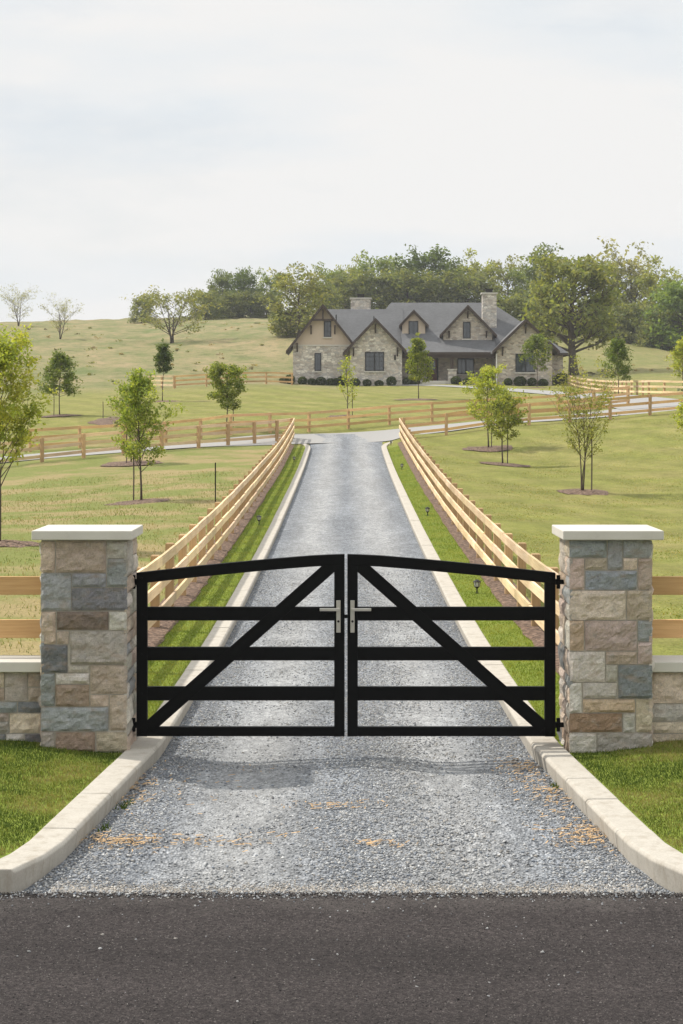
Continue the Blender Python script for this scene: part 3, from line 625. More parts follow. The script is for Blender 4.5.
# ------------------------------------------------------------------ fences
def post_mesh(w, h):
    b = MB(); b.box(-w / 2, w / 2, -w / 2, w / 2, -.3, h - .012); i = len(b.v)
    b.hexa([(-w / 2, -w / 2, h - .012), (w / 2, -w / 2, h - .012), (w / 2, w / 2, h - .012), (-w / 2, w / 2, h - .012)], [(-w / 2 + .012, -w / 2 + .012, h), (w / 2 - .012, -w / 2 + .012, h), (w / 2 - .012, w / 2 - .012, h), (-w / 2 + .012, w / 2 - .012, h)])
    return b.mesh('post')
PM = {}
def fence(name, label, pts, spacing, side, h=1.04, rails=(.97, .62, .265), rh=.135, rt=.04, w=.125, mat_r='pine', mat_p='pine_post', seed=0, group='pine board fences', off=0.0):
    pts = np.array(pts, float); seg = np.linalg.norm(np.diff(pts, axis=0), axis=1); cum = np.concatenate([[0], np.cumsum(seg)]); L = cum[-1]
    n = max(1, round(L / spacing)); s = np.linspace(off, L, n + 1); P = np.stack([np.interp(s, cum, pts[:, 0]), np.interp(s, cum, pts[:, 1])], -1); Z = T(P[:, 0], P[:, 1])
    rr = random.Random(seed); root = thing(name, label, 'fence', (P[0, 0], P[0, 1], Z[0]), group); O = Vector(root.location)
    key = (w, h)
    if key not in PM: PM[key] = post_mesh(w, h)
    D = np.gradient(P, axis=0); D /= np.linalg.norm(D, axis=1)[:, None]; Nn = np.stack([-D[:, 1], D[:, 0]], -1) * side
    for i in range(n + 1):
        me = PM[key]; o = link('post', me, M[mat_p], root, Vector((P[i, 0], P[i, 1], Z[i])) - O); o.rotation_euler = (R(rr.uniform(-.8, .8)), R(rr.uniform(-.8, .8)), math.atan2(D[i, 1], D[i, 0])); o.scale = (1, 1, rr.uniform(.99, 1.02))
    for zr in rails:
        b = MB()
        for i in range(n):
            j = rr.uniform(-.008, .008); g = .004; w_ = rr.uniform(.78, 1.08); b.cur = (w_, w_ * rr.uniform(.95, 1.01), w_ * rr.uniform(.86, 1.02))
            a0 = P[i] + Nn[i] * (w / 2 + .002); a1 = P[i + 1] + Nn[i + 1] * (w / 2 + .002); e = (a1 - a0) / np.linalg.norm(a1 - a0); a0 = a0 + e * g; a1 = a1 - e * g
            if i == 0: a0 = a0 - e * w / 2
            if i == n - 1: a1 = a1 + e * w / 2
            q = []
            for a, nn, z in ((a0, Nn[i], Z[i] + zr + j), (a1, Nn[i + 1], Z[i + 1] + zr + j)):
                o_ = a + nn * rt; q.append([(a[0], a[1], z - rh / 2), (o_[0], o_[1], z - rh / 2), (o_[0], o_[1], z + rh / 2), (a[0], a[1], z + rh / 2)])
            b.hexa(q[0], q[1])
        b.v = [tuple(Vector(p) - O) for p in b.v]
        link('rail', b.mesh('rail'), M[mat_r], root)
    return root
fence('board_fence', 'pale pine board fence along the left side of the driveway', [(-2.68, 17.2), (-2.66, 91.2)], 2.12, -1, seed=1)
fence('board_fence', 'pale pine board fence along the right side of the driveway', [(2.68, 17.2), (2.66, 88.2)], 2.12, 1, seed=2)
fence('board_fence', 'orange pine boards attached to the left stone pillar behind the wall', [(-7.3, 16.43), (-2.66, 16.43)], 2.3, -1, 1.42, (1.31, .93, .5), .16, mat_r='pine_orange', seed=3) if False else None
def side_fence(sx, label):
    xa, xb = (-7.4, -2.645) if sx < 0 else (2.655, 7.4); y = 16.42; root = thing('board_fence', label, 'fence', (xa, y, 0), 'pine board fences'); O = Vector(root.location)
    for zr in (1.312, .925, .54):
        b = MB(); b.box(xa, xb, y - .02, y + .02, zr - .082, zr + .082); b.v = [tuple(Vector(p) - O) for p in b.v]; bev(link('rail', b.mesh('rail'), M['pine_orange'], root), .004)
    for x in ([-7.3, -5.0] if sx < 0 else [5.0, 7.3]):
        link('post', PM[(.125, 1.04)], M['pine_post'], root, Vector((x, y + .085, .28)) - O)
side_fence(-1, 'orange pine boards fixed to the left stone pillar above the wall')
side_fence(1, 'orange pine boards fixed to the right stone pillar above the wall')
def fp(l): return [(wx(px, d), d) for px, d in l]
fence('board_fence', 'pine board fence running left from the top of the left driveway fence', [(-2.68, 91.0), (-3.6, 88.3)] + fp([(207, 84), (157, 82), (103, 80), (47, 78), (-20, 76.5), (-160, 74)]), 2.2, -1, seed=4)
fence('board_fence', 'pine board fence running right in front of the lane', [(2.75, 87.6)] + fp([(454, 88), (538, 89), (624, 90), (663, 90.5), (850, 92)]), 2.08, 1, seed=5, mat_r='pine_weathered')
fence('board_fence', 'pine board fence along the far edge of the lane below the house lawn', fp([(30, 84.5), (110, 86), (185, 89), (232, 92), (322, 95), (365, 96.2), (410, 97), (480, 97.6), (552, 98.5), (628, 101)]), 2.35, -1, seed=6, mat_r='pine_weathered')
fence('board_fence', 'brown board fence at the foot of the hill left of the house', fp([(175, 148), (206, 149), (261, 151), (292, 153)]), 2.5, -1, seed=7, mat_r='pine_weathered')
fence('board_fence', 'short bright pine fence section behind the slim dark lawn tree', fp([(150, 153.5), (174, 148)]), 3.1, -1, seed=8)
fence('board_fence', 'bright pine board fence climbing beside the lane right of the house', [(27.5, 112), (22.2, 116.5), (20.2, 121), (20.3, 133), (21.0, 150), (21.6, 170), (22.6, 187)], 2.6, 1, seed=9)

# ------------------------------------------------------------------ path lights and stake
def path_light(x, y, label):
    z = t1(x, y); root = thing('path_light', label, 'path light', (x, y, z), 'path lights on the lawn strips')
    b = MB(); b.tube([(0, 0, -.1), (0, 0, .1)], [.014, .014], 8); b.tube([(0, 0, .0), (0, 0, .012)], [.035, .035], 12); link('stake', b.mesh('stake'), M['dark_metal'], root)
    b = MB(); b.tube([(0, 0, .10), (0, 0, .125), (0, 0, .21)], [.02, .045, .062], 12); link('lantern', b.mesh('lantern'), M['lamp_glass'], root)
    b = MB()
    for k_ in range(6):
        a = k_ * math.pi / 3; b.tube([(math.cos(a) * .046, math.sin(a) * .046, .12), (math.cos(a) * .066, math.sin(a) * .066, .212)], [.006, .006], 4)
    b.tube([(0, 0, .092), (0, 0, .128)], [.022, .05], 12); link('cage', b.mesh('cage'), M['dark_metal'], root)
    b = MB(); b.tube([(0, 0, .212), (0, 0, .222), (0, 0, .245), (0, 0, .262)], [.078, .078, .04, .008], 14); link('lamp_cap', b.mesh('lamp_cap'), M['dark_metal'], root); root.scale = (.85, .85, .9)
for px, d, lab in [(477, 30.5, 'path light nearest the gate on the right lawn strip'), (427.5, 48.3, 'second path light up the right lawn strip'), (402, 70, 'third path light up the right lawn strip'), (391, 86.5, 'path light at the kerb bend on the right'),
                   (259, 45.5, 'nearer path light on the left lawn strip'), (294, 75, 'farther path light on the left lawn strip')]:
    path_light(wx(px, d), d, lab)
b = MB(); x, d = wx(215.4, 52), 52; b.box(-.017, .017, -.005, .005, -.3, 1.22); b.box(-.005, .005, -.02, -.0055, -.3, 1.219)
tag(link('metal_stake', b.mesh('metal_stake'), M['black'], None, (x, d, t1(x, d))), 'thin black metal stake standing behind the left driveway fence', 'stake')

# ------------------------------------------------------------------ trees
def rot_basis(r, n, up=.35):
    nrm = r.normal(0, 1, (n, 3)); nrm[:, 2] = np.abs(nrm[:, 2]) + up; nrm /= np.linalg.norm(nrm, axis=1)[:, None]
    t = r.normal(0, 1, (n, 3)); t -= nrm * (t * nrm).sum(1)[:, None]; t /= np.linalg.norm(t, axis=1)[:, None]
    return t, np.cross(nrm, t)
def leaves(P, size, col, r, up=.35, droop=0):
    n = len(P); t, bt = rot_basis(r, n, up); s = size * r.uniform(.6, 1.3, (n, 1))
    V = np.stack([P - t * s, P + bt * s * .55, P + t * s + np.array([0, 0, -.2]) * s, P - bt * s * .55], 1)
    return V.reshape(-1, 3), np.arange(4 * n).reshape(-1, 4), np.repeat(col, 4, 0)
def tree_meshes(seed, H, tr, base, spread, prof, nb, elev, lsize, nleaf, pal, stems=1, stem_spread=.0, clump=.22, sub=4, jit=.12, gaps=0.0, low=False):
    """trunk with limbs and a leafy crown. prof: crown radius (0..1) at relative crown heights"""
    r = np.random.default_rng(seed); rr = random.Random(seed); b = MB(); tips = []; tw = []
    for s_ in range(stems):
        a0 = 6.28 * s_ / max(1, stems) + rr.uniform(0, 1); top = Vector((math.cos(a0) * stem_spread, math.sin(a0) * stem_spread, H * (.93 if stems == 1 else rr.uniform(.75, .92))))
        pts = []; ns = 9
        for k_ in range(ns):
            f = k_ / (ns - 1); w = tr * 1.2 * math.sin(f * 5 + seed + s_)
            pts.append(Vector((top.x * f ** 1.3 + w, top.y * f ** 1.3 + w * .6 + (.02 * s_), top.z * f - (.15 if k_ == 0 else 0))))
        rad = [tr * (1.35 if k_ == 0 else 1) * (1 - .88 * (k_ / (ns - 1))) ** .9 / (stems ** .45) for k_ in range(ns)]
        b.tube(pts, rad, 7)
        def on(f):
            q = f * (ns - 1); i = min(int(q), ns - 2); return pts[i].lerp(pts[i + 1], q - i)
        n_here = max(3, nb // stems)
        for k_ in range(n_here):
            hrel = (k_ + rr.uniform(.1, .9)) / n_here; f = base + (0.97 - base) * hrel
            if rr.random() < gaps: continue
            rmax = spread * float(np.interp(hrel, np.linspace(0, 1, len(prof)), prof)) * rr.uniform(.72, 1.12)
            az = 2.399 * k_ + rr.uniform(-.5, .5) + s_ * 1.7; el = R(elev) * rr.uniform(.7, 1.25) * ((.05 + 1.2 * hrel) if low else 1)
            p0 = on(f * (.93 if base < .9 else 1)); d = Vector((math.cos(az) * math.cos(el), math.sin(az) * math.cos(el), math.sin(el))); Lb = rmax / max(.35, math.cos(el))
            q = [p0 + d * (Lb * t) + Vector((0, 0, .06 * Lb * t * t)) + Vector((rr.uniform(-1, 1), rr.uniform(-1, 1), rr.uniform(-1, 1))) * (jit * .25 * Lb * t) for t in (0, .35, .7, 1)]
            r0 = tr * .42 * (1 - .75 * f) / (stems ** .3) + .002; b.tube(q, [r0, r0 * .75, r0 * .5, r0 * .2], 5, False)
            tips += [(q[2], .75), (q[3], 1.0), (q[1].lerp(q[2], .5), .6)]; tw += [1, 1, .7]
            for m in range(sub):
                t = rr.uniform(.35, .95); p = q[0].lerp(q[3], t); dd = (d + Vector((rr.uniform(-1, 1), rr.uniform(-1, 1), rr.uniform(-.4, .8))) * .9).normalized(); e = p + dd * Lb * rr.uniform(.22, .45)
                b.tube([p, p.lerp(e, .5), e], [r0 * .4, r0 * .25, r0 * .1], 4, False); tips.append((e, 1.0)); tw.append(1)
        tips.append((pts[-1], .6)); tw.append(.8)
    c = np.array([tuple(t[0]) for t in tips]); sc = np.array([t[1] for t in tips]); w = np.array(tw) * r.uniform(.3, 1.6, len(tw)); w /= w.sum()
    k_ = r.choice(len(c), nleaf, p=w); u = r.normal(0, 1, (nleaf, 3)); u /= np.linalg.norm(u, axis=1)[:, None]; u *= (r.random((nleaf, 1)) ** .45)
    P = c[k_] + u * np.array([1.15, 1.15, .8]) * (clump * sc[k_])[:, None]
    P[:, 2] = np.maximum(P[:, 2], H * base * .55)
    pal = np.array(pal); cc = pal[r.integers(0, len(pal), len(c))]; col = cc[k_] * .6 + pal[r.integers(0, len(pal), nleaf)] * .4; col *= r.uniform(.75, 1.22, (nleaf, 1))
    V, Fc, cl = leaves(P, lsize, col, r)
    return b.mesh('trunk', True, False), np_mesh('crown', V, Fc, cl)
def put_tree(name, label, cat, x, y, meshes, rz=0, sc=(1, 1, 1), group=None):
    root = thing(name, label, cat, (x, y, t1(x, y) - .03), group); root.rotation_euler = (0, 0, rz)
    for nm, me, mt in (('trunk', meshes[0], 'bark'), ('crown', meshes[1], 'leaf')):
        o = link(nm, me, M[mt], root); o.scale = sc
    return root
GREEN = [(.09, .14, .028), (.13, .18, .036), (.18, .22, .05)]
YGRN = [(.30, .36, .06), (.38, .42, .08), (.24, .31, .05), (.44, .44, .12)]
DARK = [(.065, .10, .028), (.095, .14, .036), (.13, .175, .05)]
OLIVE = [(.16, .19, .06), (.21, .23, .08), (.26, .255, .10)]
PALE = [(.24, .25, .11), (.30, .30, .15), (.34, .33, .19)]
MID = [(.13, .185, .05), (.18, .235, .065), (.23, .275, .085)]
OV = [.6, 1, .95, .75, .5, .22]; UPR = [.7, 1, .88, .66, .44, .2]; RND = [.5, .9, 1, 1, .85, .5]; LOW = [.8, .95, 1, .95, .8, .5]; FAN = [.35, .6, .85, 1, .9, .6]
def mulch_ring(x, y, rx, ry, label):
    n, m = 5, 20; V = []; rr = random.Random(int(abs(x * 100) + y)); rads = [rr.uniform(.8, 1.15) for _ in range(m)]
    X = np.array([[x + rx * k_ / n * rads[j % m] * math.cos(2 * math.pi * j / m) for j in range(m + 1)] for k_ in range(n + 1)]); Y = np.array([[y + ry * k_ / n * rads[j % m] * math.sin(2 * math.pi * j / m) for j in range(m + 1)] for k_ in range(n + 1)])
    hh = np.array([.07, .08, .075, .055, .035, .01]) + .01
    jj = np.array([[rr.uniform(-.015, .015) for j in range(m)] for _ in range(n + 1)]); jj = np.concatenate([jj, jj[:, :1]], 1)
    o = sheet('mulch_bed', X, Y, T(X, Y) + hh[:, None] + jj, M['mulch']); tag(o, label, 'mulch bed', 'mulch beds', 'stuff')
def tree_stake(x, y, h, label):
    b = MB(); b.tube([(0, 0, -.2), (.01, 0, h * .5), (0, 0, h)], [.022, .021, .02], 7); b.tube([(0, 0, h), (0, 0, h + .01)], [.02, .012], 7)
    tag(link('tree_stake', b.mesh('tree_stake'), M['bark'], None, (x, y, t1(x, y))), label, 'stake', 'tree stakes')
# young lawn trees: px, base distance, height, ...
def young(px, d, H, sp, pal, prof, nb, elev, nleaf, label, seed, ls=.06, clump=.24, base=.27, stems=1, ss_=0, tr=.034, mulch=None, stakes=(), gaps=.0, name='young_tree', sub=4):
    x = wx(px, d); put_tree(name, label, 'tree', x, d, tree_meshes(seed, H * .97, tr, base, sp, prof, int(nb * 1.4), elev, ls * .80, int(nleaf * 2.0), pal, stems, ss_, clump * .8, sub, gaps=gaps), group='young trees in the fields')
    if mulch: mulch_ring(x, d, mulch[0], mulch[1], mulch[2])
    for dx, dy, h, lab in stakes: tree_stake(x + dx, d + dy, h, lab)
young(-2, 39.6, 4.95, .84, YGRN, UPR, 30, 60, 5200, 'tall yellow green young tree at the left edge of the photo', 101, .06, .26, .3, mulch=(.95, .8, 'mulch bed under the tall yellow green tree at the left edge'))
young(140, 55, 4.45, .78, [(.17, .24, .045), (.25, .32, .06), (.34, .38, .09)], UPR, 26, 48, 3300, 'slender green young tree in the left field nearest the driveway', 102, .062, .27, .24, mulch=(1.0, 1.0, 'mulch bed under the slender tree in the left field'), stakes=[(-.2, .05, 1.7, 'thin stake beside the slender tree in the left field')])
young(131, 76, 3.4, .7, OLIVE, UPR, 18, 48, 900, 'small tree half hidden behind the slender left field tree', 103, .07, .26, .35, mulch=(1.3, 1.2, 'mulch bed by the lane fence in the left field'), stakes=[(-.15, -.3, 1.3, 'left stake on the mulch bed by the lane fence'), (.3, -.3, 1.3, 'right stake on the mulch bed by the lane fence')])
young(60, 105, 4.35, 1.1, GREEN, [1, .95, .8, .62, .42, .2], 34, 14, 2600, 'conical dark green young tree on the far left lawn', 104, .085, .3, .3, mulch=(1.2, 1, 'mulch bed under the conical dark tree on the far left lawn'), stakes=[(-.35, 0, 1.7, 'stake beside the conical dark tree on the far left lawn')])
young(163, 125, 4.7, .52, DARK, OV, 24, 45, 2000, 'slim dark tree in front of the short bright fence section', 105, .1, .26, .46, mulch=(1.4, 1, 'mulch bed under the slim dark tree by the bright fence section'))
young(227, 95, 3.5, .92, [(.13, .18, .03), (.18, .23, .04), (.25, .28, .055)], RND, 26, 35, 2600, 'round bright green tree above the left lane fence', 106, .085, .3, .26, stakes=[(.32, 0, 1.1, 'stake beside the round bright green tree')])
young(347, 104, 3.9, .62, YGRN, UPR, 14, 50, 300, 'thin sparse yellow tree centred beyond the end of the driveway', 107, .085, .26, .2, gaps=.1, mulch=(1.1, 1.5, 'mulch bed under the thin yellow tree beyond the driveway'), stakes=[(.3, 0, 1.5, 'stake beside the thin yellow tree beyond the driveway')], sub=3)
young(418, 127, 5.1, .85, [(.15, .20, .035), (.21, .26, .05), (.28, .30, .07)], [.9, 1, .85, .65, .45, .22], 30, 30, 2400, 'green young tree on the lawn in front of the house door', 108, .1, .32, .26, mulch=(1.6, 1.2, 'mulch bed under the young tree before the house door'))
young(488, 80, 4.05, 1.05, YGRN, UPR, 26, 45, 2400, 'farther yellow green tree of the pair right of the driveway', 109, .07, .27, .24, mulch=(1.3, 1.2, 'mulch bed under the farther tree of the right pair'), stakes=[(.16, .1, 1.7, 'stake beside the farther tree of the right pair')])
young(503, 72, 3.2, .85, [(.16, .21, .035), (.22, .26, .05), (.29, .30, .07)], OV, 22, 35, 1900, 'nearer shorter tree of the pair right of the driveway', 110, .068, .25, .34, mulch=(1.05, 1.1, 'mulch bed under the nearer tree of the right pair'), stakes=[(.18, .05, 1.8, 'stake beside the nearer tree of the right pair')])
young(583, 58, 3.75, .95, [(.25, .27, .07), (.31, .30, .10), (.19, .22, .05)], FAN, 34, 55, 1900, 'sparse multi stemmed pale tree behind the right pillar', 111, .048, .2, .34, stems=3, ss_=.42, tr=.04, mulch=(.95, 1.1, 'mulch bed under the sparse multi stemmed tree behind the right pillar'), stakes=[(.28, .05, 2.1, 'stake beside the sparse multi stemmed tree')], gaps=.05, sub=5)
young(700, 66, 3.3, .95, YGRN, OV, 22, 30, 2000, 'yellow green tree cut off by the right edge of the photo', 112, .07, .25, .3)
young(537, 172, 5.6, 1.35, [(.12, .17, .035), (.16, .21, .05), (.21, .25, .06)], OV, 26, 45, 1700, 'green young tree in front of the right gable of the house', 113, .14, .42, .3, mulch=(1.5, 1.2, 'mulch bed under the tree at the right gable'))
young(618, 128, 4.6, 1.0, GREEN, OV, 26, 30, 2200, 'dark green young tree beside the bright fence on the right', 114, .1, .32, .26)
young(683, 118, 4.3, .8, YGRN, OV, 20, 35, 1500, 'small yellow green tree behind the bright fence at the right edge', 115, .09, .3, .3)
x_, y_ = wx(110, 100), 100; mulch_ring(x_, y_, 1.1, 2.6, 'empty mulch bed with a stub post on the left lawn'); tree_stake(wx(103, 101), 101, 1.0, 'stub post standing in the empty mulch bed')

# hill and skyline trees
HT = {}
def variant(key, *a, **kw):
    if key not in HT: HT[key] = tree_meshes(*a, **kw)
    return HT[key]
HG = 'hill and skyline trees'
def far_tree(px, d, H, key, rz, label, name='tree', sxy=1.0, base=None):
    x = wx(px, d); m = HT[key]; s = H / 10.0
    put_tree(name, label, 'tree', x, d, m, rz, (s * sxy, s * sxy, s), HG)
FS = dict(sub=5, clump=1.0, low=True)
variant('dark', 201, 8.6, .30, .03, 4.2, LOW, 40, 35, .27, 4760, DARK, **FS)
variant('mid', 202, 8.6, .26, .03, 3.9, LOW, 38, 38, .27, 4250, MID, **FS)
variant('olive', 203, 8.6, .26, .04, 4.0, LOW, 36, 40, .27, 3570, OLIVE, **FS)
variant('yellow', 204, 8.6, .26, .03, 3.8, LOW, 36, 40, .27, 3910, [(.21, .25, .06), (.26, .29, .075), (.31, .31, .10)], **FS)
variant('airy', 205, 9, .26, .2, 3.2, FAN, 30, 50, .25, 2000, PALE, sub=6, clump=.85, gaps=.1)
variant('dark2', 206, 8.6, .30, .02, 3.9, LOW, 40, 42, .30, 5000, [(.10, .135, .042), (.13, .17, .052), (.165, .20, .065)], **FS)
variant('full', 207, 8.8, .3, .03, 4.3, [.8, 1, 1, .9, .75, .45], 46, 25, .30, 6200, [(.12, .185, .042), (.17, .24, .055), (.21, .28, .07)], **FS)
variant('bare', 208, 10, .22, .16, 4.6, FAN, 26, 42, .16, 1700, PALE, stems=3, stem_spread=1.6, clump=.95, sub=6)
variant('spread', 209, 10, .3, .12, 7.0, [.6, .9, 1, .9, .6, .3], 30, 24, .24, 2500, OLIVE, stems=4, stem_spread=3.0, clump=.95, sub=6)
variant('oak', 210, 10, .36, .20, 3.5, [.95, 1, .95, .9, .75, .45], 50, 24, .2, 7000, [(.18, .215, .058), (.23, .255, .075), (.28, .28, .10), (.15, .185, .055)], sub=7, clump=.72)
variant('bush', 211, 10, .25, .02, 6.5, [1, 1, .95, .85, .65, .4], 34, 34, .42, 4200, [(.12, .155, .05), (.16, .19, .06), (.21, .22, .085)], sub=5, clump=1.7, low=True)
for px, d, H, key, rz, lab, sx in [
    (18, 297, 6.0, 'bare', .3, 'nearly bare pale tree on the skyline at the far left', 1.05), (61, 250, 5.3, 'bare', 2.2, 'small sparse forked tree on the left hillside below the skyline', 1.0),
    (172, 240, 7.6, 'spread', .8, 'wide low multi stemmed tree spreading on the left hillside', 1.0),
    (222, 325, 7.6, 'dark2', .4, 'dark tree at the left end of the skyline wood', .8), (243, 322, 8.6, 'dark', 1.9, 'tall dark round tree in the left part of the skyline wood', .85),
    (270, 325, 7.6, 'mid', 3.0, 'grey green tree behind the hillside tree left of the house', .9), (299, 236, 8.4, 'olive', .9, 'spreading olive tree just left of the house roof', 1.12),
    (330, 322, 8.0, 'mid', 4.0, 'green tree above the left gable of the house', .95), (349, 328, 8.8, 'yellow', 1.1, 'light green tree left of the wide stone chimney', .9),
    (373, 324, 9.8, 'mid', 2.4, 'green tree rising right behind the wide stone chimney', 1.0), (397, 330, 8.2, 'olive', 5.1, 'dull green tree between the chimney and the darkest tree', .9),
    (425, 318, 11.6, 'dark', .2, 'darkest tall round tree above the centre of the roof', 1.05), (454, 326, 8.6, 'dark2', 3.3, 'dark tree right of the darkest round tree', .9),
    (478, 318, 9.8, 'yellow', 4.4, 'yellow green tree behind the tall narrow chimney', 1.0), (507, 322, 9.6, 'olive', 1.5, 'olive tree right of the tall narrow chimney', .9),
    (528, 318, 8.6, 'mid', 5.6, 'green tree between the narrow chimney and the big oak', .9), (548, 300, 11.5, 'dark2', 2.9, 'dark tree directly behind the left side of the big oak', .95),
    (606, 295, 10.5, 'olive', .6, 'olive tree just right of the big oak', .95), (632, 296, 13.2, 'airy', 1.2, 'tall airy grey tree with gaps right of the big oak', 1.05),
    (658, 290, 11.8, 'yellow', 2.0, 'yellowish tree between the airy tree and the right edge', .9), (682, 272, 11.2, 'full', .5, 'full green tree reaching the ground at the right edge', 1.0),
    (722, 275, 11.5, 'mid', 1.5, 'green tree beyond the right edge of the wood', 1.0)]:
    far_tree(px, d, H, key, rz, lab, 'tree', sx)
far_tree(573, 213, 14.6, 'oak', .6, 'big old oak with a thick trunk right of the house', 'oak_tree', 1.0)
for px, d, H, rz, lab, sx in [(216, 318, 3.2, .6, 'bush at the foot of the left end tree of the skyline wood', 1.1), (232, 317, 3.8, 1.6, 'bush at the foot of the tall dark round tree', 1.1), (250, 318, 3.8, 2.6, 'bush right of the tall dark round tree trunk', 1.1), (266, 318, 3.6, 3.6, 'bush under the grey green skyline tree', 1.1), (346, 312, 6.0, .9, 'bush filling the wood left of the wide stone chimney', 1.2), (378, 312, 6.2, 1.9, 'bush filling the wood right of the wide stone chimney', 1.2), (408, 312, 6.4, 2.9, 'bush under the darkest tall round tree', 1.2), (440, 312, 6.2, 3.9, 'bush above the roof ridge right of the darkest tree', 1.2), (468, 312, 6.2, 4.9, 'bush above the roof ridge left of the narrow chimney', 1.2),
                              (142, 305, 3.6, .3, 'dark shrub at the skyline left of the wood', .9), (205, 312, 4.2, 1, 'low shrub under the left end of the skyline wood', 1.0), (286, 238, 3.2, 2, 'low bush under the spreading olive tree', 1.0), (318, 300, 5.0, 2.5, 'bush behind the left gable of the house', 1.1),
                              (505, 270, 5.0, .7, 'bush behind the tall narrow chimney', 1.2), (530, 268, 4.6, 1.4, 'bush left of the big oak trunk', 1.2), (552, 275, 5.2, 3, 'bush behind the big oak trunk', 1.1), (600, 288, 5.4, 4, 'bush under the olive tree right of the oak', 1.2), (618, 284, 4.6, 5, 'bush below the tall airy tree', 1.1),
                              (640, 280, 5.2, 2.2, 'bush below the yellowish tree on the right', 1.1), (660, 274, 4.8, .4, 'bush left of the full green tree at the right edge', 1.1)]:
    far_tree(px, d, H, 'bush', rz, lab, 'wild_bush', sx)

def scrub():
    r = np.random.default_rng(77); n = 520; y = r.uniform(158, 300, n); x = r.uniform(-62, 50, n)
    k_ = np.array([mnoise.noise(Vector((a * .09, b_ * .05, 1))) for a, b_ in zip(x, y)]); ok = (k_ + r.normal(0, .25, n) > -.05) & ~((x > -9) & (x < 26) & (y < 204)); x, y = x[ok], y[ok]; n = len(x)
    m = 16; rad = r.uniform(.10, .30, n) * (1 + .6 * (r.random(n) < .08)); u = r.normal(0, 1, (n, m, 3)) * .55
    P = np.stack([x, y, T(x, y) + rad * .35], -1)[:, None] + u * rad[:, None, None] * np.array([1.5, 1.5, .55])
    pal = np.array([(.17, .185, .07), (.20, .205, .08), (.29, .24, .13), (.30, .235, .145), (.13, .12, .07)]); col = np.repeat(pal[r.integers(0, 5, n)] * r.uniform(.8, 1.15, (n, 1)), m, 0)
    V, Fc, cl = leaves(P.reshape(-1, 3), .17, col, r)
    tag(link('hill_scrub', np_mesh('hill_scrub', V, Fc, cl), M['leaf']), 'low weeds and scrub tufts scattered over the tan hillside', 'scrub', kind='stuff')
scrub()

